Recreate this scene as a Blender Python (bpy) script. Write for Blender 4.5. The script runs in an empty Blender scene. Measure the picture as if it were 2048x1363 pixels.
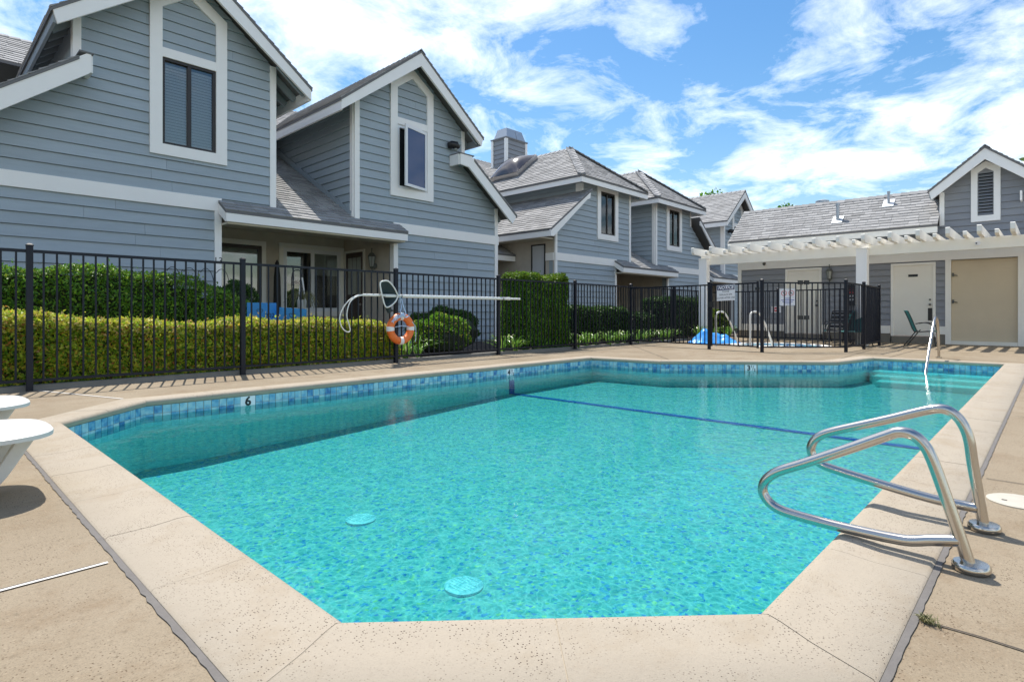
import bpy, bmesh, math, random
import numpy as np
from mathutils import Vector, Matrix

random.seed(7); rng = np.random.default_rng(7)
R = math.radians
scene = bpy.context.scene
COL = scene.collection

# ------------------------------------------------------------------ camera
TH = R(43.41)
cam_d = bpy.data.cameras.new('camera'); cam = bpy.data.objects.new('camera', cam_d); COL.objects.link(cam)
cam.location = (0, 0, 0.9); cam.rotation_euler = (R(90), 0, TH - R(90))
cam_d.sensor_width = 36; cam_d.lens = 36 * 1148 / 2048; cam_d.shift_y = -57.5 / 2048
cam_d.clip_start = 0.05; cam_d.clip_end = 3000
scene.camera = cam

# ------------------------------------------------------------------ world, sun, exposure
SUN_AZ, SUN_EL = R(71), R(64)
world = bpy.data.worlds.new('World'); scene.world = world; world.use_nodes = True
wt = world.node_tree; wt.nodes.clear()
def wn(t, **k):
    n = wt.nodes.new(t)
    for a, b in k.items(): setattr(n, a, b)
    return n
sky = wn('ShaderNodeTexSky', sky_type='NISHITA', sun_disc=False)
sky.sun_elevation = SUN_EL; sky.sun_rotation = R(90) - SUN_AZ
sky.air_density = 1.3; sky.dust_density = 0.4; sky.ozone_density = 2.5
tc = wn('ShaderNodeTexCoord'); sp = wn('ShaderNodeSeparateXYZ'); wt.links.new(tc.outputs['Generated'], sp.inputs[0])
def wmath(op, a, b=None, clamp=False):
    n = wn('ShaderNodeMath', operation=op, use_clamp=clamp)
    for i, v in enumerate((a, b)):
        if v is None: continue
        if isinstance(v, (int, float)): n.inputs[i].default_value = v
        else: wt.links.new(v, n.inputs[i])
    return n.outputs[0]
zc = wmath('ADD', wmath('MAXIMUM', sp.outputs[2], 0.0), 0.16)
px = wmath('DIVIDE', sp.outputs[0], zc); py = wmath('DIVIDE', sp.outputs[1], zc)
cb = wn('ShaderNodeCombineXYZ'); wt.links.new(px, cb.inputs[0]); wt.links.new(py, cb.inputs[1])
def wnoise(scale, det, rough, off, dist=0.0):
    m = wn('ShaderNodeMapping'); m.inputs['Location'].default_value = off
    wt.links.new(cb.outputs[0], m.inputs[0])
    n = wn('ShaderNodeTexNoise'); n.inputs['Scale'].default_value = scale; n.inputs['Detail'].default_value = det
    n.inputs['Roughness'].default_value = rough; n.inputs['Distortion'].default_value = dist
    wt.links.new(m.outputs[0], n.inputs['Vector']); return n.outputs['Fac']
big = wnoise(0.62, 3, 0.5, (3.1, 1.7, 0)); fine = wnoise(3.4, 10, 0.66, (0.4, 5.2, 0), 0.4); mid = wnoise(1.3, 5, 0.55, (7.7, 2.2, 0))
msum = wmath('ADD', wmath('MULTIPLY', big, 0.75), wmath('ADD', wmath('MULTIPLY', fine, 0.75), wmath('MULTIPLY', mid, 0.55)))
cr = wn('ShaderNodeValToRGB'); cr.color_ramp.interpolation = 'EASE'
cr.color_ramp.elements[0].position = 0.97; cr.color_ramp.elements[0].color = (0, 0, 0, 1)
cr.color_ramp.elements[1].position = 1.0; cr.color_ramp.elements[1].color = (1, 1, 1, 1)
msc = wmath('MULTIPLY', wmath('SUBTRACT', msum, 0.958), 3.3, True)
shade = wnoise(3.4, 6, 0.6, (0.55, 5.35, 0))
ccol = wn('ShaderNodeMix', data_type='RGBA'); wt.links.new(shade, ccol.inputs['Factor'])
ccol.inputs[6].default_value = (6.1, 6.0, 5.9, 1); ccol.inputs[7].default_value = (2.7, 2.85, 3.1, 1)
hs = wn('ShaderNodeHueSaturation'); hs.inputs['Saturation'].default_value = 1.3; hs.inputs['Value'].default_value = 0.34
wt.links.new(sky.outputs[0], hs.inputs['Color'])
mixc = wn('ShaderNodeMix', data_type='RGBA')
wt.links.new(wmath('MULTIPLY', wmath('POWER', msc, 0.9), 0.80), mixc.inputs['Factor']); wt.links.new(hs.outputs[0], mixc.inputs[6]); wt.links.new(ccol.outputs[2], mixc.inputs[7])
bg = wn('ShaderNodeBackground'); bg.inputs["Strength"].default_value = 0.15; wt.links.new(mixc.outputs[2], bg.inputs[0])
wo = wn('ShaderNodeOutputWorld'); wt.links.new(bg.outputs[0], wo.inputs[0])

sun_d = bpy.data.lights.new('sun', 'SUN'); sun_d.energy = 2.0; sun_d.angle = R(0.53); sun_d.color = (1, 0.95, 0.87)
sun = bpy.data.objects.new('sun', sun_d); COL.objects.link(sun)
SV = Vector((math.cos(SUN_EL) * math.cos(SUN_AZ), math.cos(SUN_EL) * math.sin(SUN_AZ), math.sin(SUN_EL)))
sun.rotation_euler = (-SV).to_track_quat('-Z', 'Y').to_euler(); sun.location = (0, 20, 40)
vs = scene.view_settings; vs.view_transform = 'Standard'; vs.look = 'None'; vs.gamma = 1; vs.exposure = 1.6; vs.use_curve_mapping = False
scene.cycles.max_bounces = 8; scene.cycles.transparent_max_bounces = 16
scene.cycles.use_denoising = True

# ------------------------------------------------------------------ materials
MATS = {}
def mat(name, col, rough=0.6, metal=0.0, spec=0.5, var=0.0, nscale=6.0, bump=0.0, bscale=60.0, island=0.0, col2=None, stretch=None, vgen=True, bdist=0.01):
    """Principled with noise-driven colour variation, optional per-piece variation and fine bump."""
    m = bpy.data.materials.new(name); m.use_nodes = True; nt = m.node_tree; b = nt.nodes['Principled BSDF']
    b.inputs['Roughness'].default_value = rough; b.inputs['Metallic'].default_value = metal; b.inputs['Specular IOR Level'].default_value = spec
    N = nt.nodes.new; L = nt.links.new
    geo = N('ShaderNodeNewGeometry'); mp = N('ShaderNodeMapping'); L(geo.outputs['Position'], mp.inputs[0])
    if stretch: mp.inputs['Scale'].default_value = stretch
    out = None
    if col2 is None: col2 = tuple(c * 0.7 for c in col)
    if var > 0:
        n = N('ShaderNodeTexNoise'); n.inputs['Scale'].default_value = nscale; n.inputs['Detail'].default_value = 6; n.inputs['Roughness'].default_value = 0.65
        L(mp.outputs[0], n.inputs['Vector'])
        mr = N('ShaderNodeMapRange'); mr.inputs[1].default_value = 0.35; mr.inputs[2].default_value = 0.7; mr.inputs[3].default_value = 0; mr.inputs[4].default_value = var
        L(n.outputs['Fac'], mr.inputs[0])
        mx = N('ShaderNodeMix'); mx.data_type = 'RGBA'; mx.inputs[6].default_value = (*col, 1); mx.inputs[7].default_value = (*col2, 1); L(mr.outputs[0], mx.inputs['Factor']); out = mx.outputs[2]
    if island > 0:
        oi = N('ShaderNodeObjectInfo'); ad = N('ShaderNodeMath'); ad.operation = 'ADD'; L(oi.outputs['Random'], ad.inputs[0]); L(geo.outputs['Random Per Island'], ad.inputs[1])
        fr = N('ShaderNodeMath'); fr.operation = 'FRACT'; L(ad.outputs[0], fr.inputs[0])
        mr2 = N('ShaderNodeMapRange'); mr2.inputs[3].default_value = 1 - island; mr2.inputs[4].default_value = 1 + island; L(fr.outputs[0], mr2.inputs[0])
        hv = N('ShaderNodeHueSaturation'); L(mr2.outputs[0], hv.inputs['Value'])
        if out is None: hv.inputs['Color'].default_value = (*col, 1)
        else: L(out, hv.inputs['Color'])
        out = hv.outputs[0]
    if out is None: b.inputs['Base Color'].default_value = (*col, 1)
    else: L(out, b.inputs['Base Color'])
    if bump > 0:
        n2 = N('ShaderNodeTexNoise'); n2.inputs['Scale'].default_value = bscale; n2.inputs['Detail'].default_value = 5; L(mp.outputs[0], n2.inputs['Vector'])
        bp = N('ShaderNodeBump'); bp.inputs['Strength'].default_value = bump; bp.inputs['Distance'].default_value = bdist; L(n2.outputs['Fac'], bp.inputs['Height']); L(bp.outputs[0], b.inputs['Normal'])
    MATS[name] = m; return m

mat('siding', (0.37, 0.43, 0.468), 0.55, var=0.55, nscale=1.7, col2=(0.30, 0.355, 0.39), bump=0.25, bscale=22, island=0.05, stretch=(1, 1, 9))
mat('siding_grey', (0.265, 0.275, 0.295), 0.6, var=0.5, nscale=1.7, col2=(0.22, 0.23, 0.245), bump=0.25, bscale=22, island=0.05, stretch=(1, 1, 9))
mat('trim', (0.92, 0.90, 0.865), 0.5, var=0.35, nscale=3.0, col2=(0.85, 0.83, 0.79), bump=0.12, bscale=30)
mat('trim_cream', (0.91, 0.88, 0.80), 0.55, var=0.5, nscale=2.0, col2=(0.82, 0.78, 0.69), bump=0.12, bscale=30)
mat('stucco', (0.62, 0.555, 0.46), 0.85, var=0.4, nscale=3, bump=0.7, bscale=90)
mat('soffit', (0.62, 0.56, 0.44), 0.8, var=0.3, nscale=4)
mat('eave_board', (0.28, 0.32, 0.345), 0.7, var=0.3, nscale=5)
mat('shingle', (0.33, 0.325, 0.318), 0.9, var=0.6, nscale=45, col2=(0.25, 0.246, 0.244), bump=0.5, bscale=220, island=0.22)
mat('roof_deck', (0.17, 0.168, 0.168), 0.9)
mat('window_bronze', (0.025, 0.02, 0.018), 0.4)
mat('vinyl', (0.82, 0.82, 0.82), 0.3)
mat('blind', (0.92, 0.92, 0.90), 0.5)
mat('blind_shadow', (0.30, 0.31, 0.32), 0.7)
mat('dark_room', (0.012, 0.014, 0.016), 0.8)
mat('curtain', (0.55, 0.56, 0.57), 0.8)
mat('fence_paint', (0.007, 0.009, 0.017), 0.5, spec=.35, var=0.3, nscale=8, col2=(0.012, 0.013, 0.02))
mat('steel', (0.52, 0.49, 0.45), 0.2, metal=1, var=0.5, nscale=14, col2=(0.50, 0.46, 0.42))
mat('steel_dull', (0.50, 0.48, 0.46), 0.36, metal=1, var=0.5, nscale=20)
mat('white_tube', (0.80, 0.79, 0.74), 0.35, var=0.3, nscale=9)
mat('plastic_white', (0.62, 0.625, 0.60), 0.38, var=0.5, nscale=9, col2=(0.50, 0.49, 0.44))
mat('ring_orange', (0.80, 0.16, 0.02), 0.45, var=0.35, nscale=10, col2=(0.85, 0.30, 0.10))
mat('ring_white', (0.80, 0.80, 0.78), 0.5)
mat('rope_blue', (0.42, 0.58, 0.78), 0.7, var=0.5, nscale=60, col2=(0.75, 0.78, 0.82))
mat('net', (0.03, 0.05, 0.055), 0.8)
mat('sign_blue', (0.02, 0.22, 0.62), 0.45, var=0.3, nscale=5)
mat('ink_black', (0.012, 0.012, 0.014), 0.5)
mat('ink_navy', (0.015, 0.02, 0.09), 0.4)
mat('ink_red', (0.60, 0.05, 0.05), 0.5)
mat('ink_blue', (0.06, 0.10, 0.40), 0.5)
mat('sign_white', (0.82, 0.82, 0.84), 0.35)
mat('ink_yellow', (0.75, 0.55, 0.05), 0.5)
mat('door_cream', (0.86, 0.82, 0.72), 0.5, var=0.4, nscale=1.6, col2=(0.78, 0.73, 0.62))
mat('shutter_tan', (0.66, 0.55, 0.385), 0.55, var=0.4, nscale=1.5, col2=(0.56, 0.46, 0.32))
mat('door_brown', (0.045, 0.022, 0.014), 0.4, var=0.5, nscale=7, stretch=(6, 6, 1))
mat('black_metal', (0.015, 0.015, 0.016), 0.45)
mat('sling_teal', (0.0, 0.14, 0.135), 0.65, var=0.3, nscale=20)
mat('cover_blue', (0.03, 0.30, 0.85), 0.35, var=0.4, nscale=6, col2=(0.12, 0.45, 0.9), bump=0.3, bscale=14, bdist=0.03)
mat('concrete', (0.30, 0.285, 0.26), 0.9, var=0.5, nscale=6, bump=0.4, bscale=80)
mat('foundation', (0.24, 0.215, 0.175), 0.9, var=0.5, nscale=4, bump=0.4, bscale=60)
mat('mastic', (0.15, 0.137, 0.125), 0.85, var=0.5, nscale=12, col2=(0.10, 0.09, 0.082), bump=0.3, bscale=60)
mat('joint_white', (0.72, 0.69, 0.64), 0.7, var=0.4, nscale=12)
mat('lid_cream', (0.50, 0.46, 0.38), 0.5, var=0.5, nscale=25, col2=(0.40, 0.36, 0.29))
mat('crack', (0.06, 0.05, 0.04), 0.95)
mat('grout', (0.385, 0.33, 0.25), 0.9, var=0.3, nscale=20)
mat('plug_grey', (0.42, 0.45, 0.48), 0.4, metal=0.6)
mat('dome', (0.06, 0.05, 0.05), 0.12, spec=0.8)
mat('bark', (0.10, 0.07, 0.05), 0.9, var=0.6, nscale=20, bump=0.6, bscale=30)
mat('lamp_glass', (0.35, 0.37, 0.34), 0.15)
mat('lamp_metal', (0.10, 0.105, 0.09), 0.5)
mat('drain_blue', (0.78, 0.78, 0.86), 0.5, var=0.4, nscale=30)
mat('stripe_blue', (0.012, 0.10, 0.50), 0.6, var=0.4, nscale=20)
mat('pot_dark', (0.03, 0.028, 0.025), 0.7)
mat('macrame', (0.72, 0.70, 0.66), 0.9)
mat('soil', (0.085, 0.06, 0.042), 0.95, var=0.7, nscale=9, col2=(0.04, 0.03, 0.022), bump=0.8, bscale=40, bdist=0.03)

def nodes_of(name):
    m = bpy.data.materials.new(name); m.use_nodes = True; MATS[name] = m
    nt = m.node_tree; return nt, nt.nodes['Principled BSDF'], nt.nodes.new, nt.links.new

# worn concrete deck with exposed sand grain and pits
def stone_mat(name, base, base2, pit, pitscale, pitcut, rough=0.85, bigvar=0.5, grainstr=0.3, stain=(0.34, 0.25, 0.155)):
    nt, b, N, L = nodes_of(name); b.inputs['Roughness'].default_value = rough; b.inputs['Specular IOR Level'].default_value = 0.25
    g = N('ShaderNodeNewGeometry'); P = g.outputs['Position']
    def noise(s, d=4, r=0.6, w=None):
        n = N('ShaderNodeTexNoise'); n.inputs['Scale'].default_value = s; n.inputs['Detail'].default_value = d; n.inputs['Roughness'].default_value = r; L(P, n.inputs['Vector']); return n.outputs['Fac']
    def mr(x, a, c, o0=0., o1=1.):
        n = N('ShaderNodeMapRange'); n.inputs[1].default_value = a; n.inputs[2].default_value = c; n.inputs[3].default_value = o0; n.inputs[4].default_value = o1; L(x, n.inputs[0]); return n.outputs[0]
    def mix(f, a, c):
        n = N('ShaderNodeMix'); n.data_type = 'RGBA'; L(f, n.inputs['Factor'])
        for s, v in ((6, a), (7, c)):
            if isinstance(v, tuple): n.inputs[s].default_value = (*v, 1)
            else: L(v, n.inputs[s])
        return n.outputs[2]
    c = mix(mr(noise(0.9, 6), 0.38, 0.66, 0, bigvar), base, base2)
    c = mix(mr(noise(2.6, 7, 0.7), 0.50, 0.72, 0, 0.75), c, stain)
    c = mix(mr(noise(38, 5, 0.75), 0.55, 0.72, 0, grainstr), c, tuple(x * 0.62 for x in base2))
    grain = noise(190, 3, 0.7); c = mix(mr(grain, 0.5, 0.72, 0, grainstr), c, tuple(x * 0.45 for x in base))
    c = mix(mr(noise(95, 3, 0.7), 0.58, 0.7, 0, grainstr * 0.8), c, tuple(min(1, x * 1.3) for x in base))
    v = N('ShaderNodeTexVoronoi'); v.inputs['Scale'].default_value = pitscale; v.inputs['Randomness'].default_value = 1; L(P, v.inputs['Vector'])
    lumps = mr(noise(3.2, 4), 0.40, 0.60, 0.12, 1.0)
    hole = N('ShaderNodeMath'); hole.operation = 'MULTIPLY'; L(mr(v.outputs['Distance'], pitcut * 0.55, pitcut, 1, 0), hole.inputs[0])
    vc = N('ShaderNodeSeparateColor'); L(v.outputs['Color'], vc.inputs[0]); L(mr(vc.outputs[0], 0.55, 0.6, 0, 1), hole.inputs[1])
    h2 = N('ShaderNodeMath'); h2.operation = 'MULTIPLY'; L(hole.outputs[0], h2.inputs[0]); L(lumps, h2.inputs[1])
    c = mix(h2.outputs[0], c, pit); L(c, b.inputs['Base Color'])
    hsum = N('ShaderNodeMath'); hsum.operation = 'SUBTRACT'; L(grain, hsum.inputs[0]); L(h2.outputs[0], hsum.inputs[1])
    bp = N('ShaderNodeBump'); bp.inputs['Strength'].default_value = 0.5; bp.inputs['Distance'].default_value = 0.003; L(hsum.outputs[0], bp.inputs['Height']); L(bp.outputs[0], b.inputs['Normal'])
stone_mat('deck', (0.30, 0.243, 0.17), (0.248, 0.195, 0.13), (0.09, 0.055, 0.03), 120, 0.34, bigvar=1.0, grainstr=0.85, stain=(0.195, 0.132, 0.075))
stone_mat('coping', (0.385, 0.33, 0.258), (0.345, 0.292, 0.222), (0.05, 0.03, 0.018), 135, 0.34, bigvar=0.6, grainstr=0.22, stain=(0.31, 0.245, 0.168))

# pool plaster: mixed blues, coloured flecks painted in for light split by the ripples
nt, b, N, L = nodes_of('plaster'); b.inputs['Roughness'].default_value = 0.7
g = N('ShaderNodeNewGeometry'); v = N('ShaderNodeTexVoronoi'); v.inputs['Scale'].default_value = 48; L(g.outputs['Position'], v.inputs['Vector'])
sc_ = N('ShaderNodeSeparateColor'); L(v.outputs['Color'], sc_.inputs[0]); r_ = N('ShaderNodeValToRGB'); L(sc_.outputs[0], r_.inputs[0])
e = r_.color_ramp.elements; e[0].position = 0.0; e[0].color = (0.08, 0.25, 0.58, 1); e[1].position = 1; e[1].color = (0.70, 0.66, 0.32, 1)
for p_, c_ in ((0.08, (0.16, 0.36, 0.62, 1)), (0.15, (0.36, 0.50, 0.48, 1)), (0.6, (0.40, 0.53, 0.50, 1)), (0.90, (0.42, 0.55, 0.58, 1)), (0.96, (0.62, 0.66, 0.44, 1))):
    x = e.new(p_); x.color = c_
L(r_.outputs[0], b.inputs['Base Color'])

mat('wall_plaster', (0.52, 0.88, 0.86), 0.6, var=0.3, nscale=4, col2=(0.45, 0.82, 0.80))  # paler than the floor, colour stands in for light scattered in the water
# waterline tile: glazed mottled blues, one tint per tile
nt, b, N, L = nodes_of('tile'); b.inputs['Roughness'].default_value = 0.18
g = N('ShaderNodeNewGeometry'); oi = N('ShaderNodeObjectInfo'); ad = N('ShaderNodeMath'); ad.operation = 'ADD'; L(oi.outputs['Random'], ad.inputs[0]); L(g.outputs['Random Per Island'], ad.inputs[1])
n = N('ShaderNodeTexNoise'); n.inputs['Scale'].default_value = 17; n.inputs['Detail'].default_value = 3; L(g.outputs['Position'], n.inputs['Vector'])
fr = N('ShaderNodeMath'); fr.operation = 'FRACT'; L(ad.outputs[0], fr.inputs[0])
m1 = N('ShaderNodeMath'); m1.operation = 'MULTIPLY_ADD'; m1.inputs[1].default_value = 0.75; L(fr.outputs[0], m1.inputs[0])
m2 = N('ShaderNodeMath'); m2.operation = 'MULTIPLY_ADD'; m2.inputs[1].default_value = 1.5; m2.inputs[2].default_value = -0.62; L(n.outputs['Fac'], m2.inputs[0]); L(m2.outputs[0], m1.inputs[2])
r_ = N('ShaderNodeValToRGB'); L(m1.outputs[0], r_.inputs[0]); e = r_.color_ramp.elements
e[0].position = 0.05; e[0].color = (0.42, 0.64, 0.68, 1); e[1].position = 1; e[1].color = (0.04, 0.17, 0.40, 1)
for p_, c_ in ((0.35, (0.27, 0.53, 0.63, 1)), (0.68, (0.12, 0.37, 0.56, 1))):
    x = e.new(p_); x.color = c_
L(r_.outputs[0], b.inputs['Base Color'])

# water: clear tinted surface that lets the sun through, Fresnel reflection on fine ripples
def water_mat(name, tint, dark, ripple):
    nt, b, N, L = nodes_of(name); nt.nodes.remove(b); o = nt.nodes['Material Output']
    g = N('ShaderNodeNewGeometry')
    def noise(s, d, off=0, dist=0.0):
        mp = N('ShaderNodeMapping'); mp.inputs['Location'].default_value = (off, off * 0.7, 0); L(g.outputs['Position'], mp.inputs[0])
        n = N('ShaderNodeTexNoise'); n.inputs['Scale'].default_value = s; n.inputs['Detail'].default_value = d; n.inputs['Distortion'].default_value = dist; L(mp.outputs[0], n.inputs['Vector']); return n
    n1 = noise(3.2, 4); n2 = noise(11, 3, 4.0)
    ad = N('ShaderNodeMath'); ad.operation = 'MULTIPLY_ADD'; ad.inputs[1].default_value = 0.35; L(n2.outputs['Fac'], ad.inputs[0]); L(n1.outputs['Fac'], ad.inputs[2])
    bp = N('ShaderNodeBump'); bp.inputs['Strength'].default_value = ripple; bp.inputs['Distance'].default_value = 0.02; L(ad.outputs[0], bp.inputs['Height'])
    # caustic light web painted into the tint: bright lines between darker cells
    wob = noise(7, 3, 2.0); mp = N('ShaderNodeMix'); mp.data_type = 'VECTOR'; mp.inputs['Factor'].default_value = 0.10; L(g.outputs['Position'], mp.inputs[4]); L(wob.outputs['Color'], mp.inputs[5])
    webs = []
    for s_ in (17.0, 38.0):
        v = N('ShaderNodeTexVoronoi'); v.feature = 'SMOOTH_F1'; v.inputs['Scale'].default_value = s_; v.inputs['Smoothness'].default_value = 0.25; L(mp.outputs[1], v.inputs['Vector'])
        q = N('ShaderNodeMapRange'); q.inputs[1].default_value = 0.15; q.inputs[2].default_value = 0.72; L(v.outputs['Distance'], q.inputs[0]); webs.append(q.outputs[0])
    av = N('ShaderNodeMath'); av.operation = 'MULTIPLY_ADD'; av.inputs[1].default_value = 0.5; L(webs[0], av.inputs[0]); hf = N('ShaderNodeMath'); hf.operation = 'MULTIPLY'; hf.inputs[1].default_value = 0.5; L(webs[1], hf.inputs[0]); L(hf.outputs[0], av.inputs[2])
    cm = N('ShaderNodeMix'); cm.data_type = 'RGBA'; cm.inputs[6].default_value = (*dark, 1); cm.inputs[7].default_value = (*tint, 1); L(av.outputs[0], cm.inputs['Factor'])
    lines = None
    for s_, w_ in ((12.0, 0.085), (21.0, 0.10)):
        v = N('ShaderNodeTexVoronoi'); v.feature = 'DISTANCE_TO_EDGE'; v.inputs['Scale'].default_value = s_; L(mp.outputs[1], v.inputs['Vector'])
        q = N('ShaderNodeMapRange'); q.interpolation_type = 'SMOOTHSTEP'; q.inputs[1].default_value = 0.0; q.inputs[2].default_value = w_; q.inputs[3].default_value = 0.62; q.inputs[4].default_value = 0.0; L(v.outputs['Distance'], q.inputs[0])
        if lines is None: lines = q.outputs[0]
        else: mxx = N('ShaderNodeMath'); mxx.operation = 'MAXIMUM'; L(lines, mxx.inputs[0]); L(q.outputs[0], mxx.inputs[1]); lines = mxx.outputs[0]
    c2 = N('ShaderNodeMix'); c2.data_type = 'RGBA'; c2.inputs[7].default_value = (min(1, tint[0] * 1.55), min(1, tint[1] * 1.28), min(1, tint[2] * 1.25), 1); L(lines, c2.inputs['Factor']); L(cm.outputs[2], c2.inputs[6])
    tr = N('ShaderNodeBsdfTransparent'); L(c2.outputs[2], tr.inputs[0])
    gl = N('ShaderNodeBsdfGlossy'); gl.inputs['Roughness'].default_value = 0.03; L(bp.outputs[0], gl.inputs['Normal'])
    fz = N('ShaderNodeFresnel'); fz.inputs['IOR'].default_value = 1.19; L(bp.outputs[0], fz.inputs['Normal'])
    mx = N('ShaderNodeMixShader'); L(fz.outputs[0], mx.inputs[0]); L(tr.outputs[0], mx.inputs[1]); L(gl.outputs[0], mx.inputs[2]); L(mx.outputs[0], o.inputs[0])
water_mat('water', (0.28, 0.70, 0.70), (0.11, 0.50, 0.55), 0.35)
water_mat('spa_water', (0.45, 0.85, 0.88), (0.22, 0.68, 0.74), 0.2)

# window glass: Fresnel reflection over clear pane
nt, b, N, L = nodes_of('glass'); nt.nodes.remove(b); o = nt.nodes['Material Output']
tr = N('ShaderNodeBsdfTransparent'); tr.inputs[0].default_value = (0.90, 0.92, 0.92, 1); gl = N('ShaderNodeBsdfGlossy'); gl.inputs['Roughness'].default_value = 0.02
fz = N('ShaderNodeFresnel'); fz.inputs['IOR'].default_value = 1.9; mx = N('ShaderNodeMixShader'); L(fz.outputs[0], mx.inputs[0]); L(tr.outputs[0], mx.inputs[1]); L(gl.outputs[0], mx.inputs[2]); L(mx.outputs[0], o.inputs[0])
mat('glass_sky', (0.03, 0.07, 0.18), 0.04, spec=0.35)  # opaque pane with a blue sky reflection painted into its base colour

# leaves: colour by leaf, some light passing through
def leaf_mat(name, stops, rough=0.42, trans=0.3):
    nt, b, N, L = nodes_of(name); o = nt.nodes['Material Output']; g = N('ShaderNodeNewGeometry'); r_ = N('ShaderNodeValToRGB'); L(g.outputs['Random Per Island'], r_.inputs[0])
    e = r_.color_ramp.elements; e[0].position = stops[0][0]; e[0].color = (*stops[0][1], 1); e[1].position = stops[-1][0]; e[1].color = (*stops[-1][1], 1)
    for p_, c_ in stops[1:-1]: x = e.new(p_); x.color = (*c_, 1)
    L(r_.outputs[0], b.inputs['Base Color']); b.inputs['Roughness'].default_value = rough; b.inputs['Specular IOR Level'].default_value = 0.4
    t = N('ShaderNodeBsdfTranslucent'); L(r_.outputs[0], t.inputs[0]); mx = N('ShaderNodeMixShader'); mx.inputs[0].default_value = trans; L(b.outputs[0], mx.inputs[1]); L(t.outputs[0], mx.inputs[2]); L(mx.outputs[0], o.inputs[0])
leaf_mat('leaf_mixed', [(0, (0.08, 0.18, 0.015)), (0.3, (0.24, 0.42, 0.025)), (0.60, (0.54, 0.66, 0.05)), (0.86, (0.74, 0.64, 0.08)), (0.94, (0.55, 0.24, 0.05)), (1, (0.25, 0.1, 0.04))], trans=.45)
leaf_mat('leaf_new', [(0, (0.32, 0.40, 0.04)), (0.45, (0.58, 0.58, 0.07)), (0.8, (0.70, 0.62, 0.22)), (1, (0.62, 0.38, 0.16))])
leaf_mat('leaf_green', [(0, (0.05, 0.13, 0.015)), (0.5, (0.11, 0.27, 0.025)), (0.85, (0.22, 0.42, 0.035)), (1, (0.34, 0.50, 0.05))], trans=.42)
leaf_mat('leaf_dark', [(0, (0.02, 0.055, 0.012)), (0.6, (0.05, 0.12, 0.02)), (1, (0.10, 0.20, 0.03))])
leaf_mat('leaf_lime', [(0, (0.05, 0.10, 0.015)), (0.5, (0.12, 0.20, 0.02)), (1, (0.26, 0.34, 0.04))])
leaf_mat('leaf_strap', [(0, (0.08, 0.20, 0.03)), (0.6, (0.20, 0.40, 0.05)), (0.9, (0.40, 0.55, 0.12)), (1, (0.65, 0.68, 0.38))], 0.3, 0.25)
leaf_mat('leaf_dry', [(0, (0.12, 0.14, 0.05)), (1, (0.32, 0.28, 0.14))], 0.6, 0.2)
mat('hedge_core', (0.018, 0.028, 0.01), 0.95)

# ------------------------------------------------------------------ mesh helpers
TF = dict(sx=1, dx=0.0, dz=0.0, s=1.0)     # where the house being built stands (houses repeat, some mirrored)
HS = 1.2                                   # one house drawing unit is 1.2 m; the houses' floor lies a little below the deck
def setT(sx=1, dx=0.0, dz=0.0, s=1.0): TF.update(sx=sx, dx=dx, dz=dz, s=s)
def T(p):
    s = TF['s']; return (s * (TF['dx'] + TF['sx'] * p[0]), s * p[1], s * (p[2] + TF['dz']) - 0.9 * (s - 1))

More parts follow.
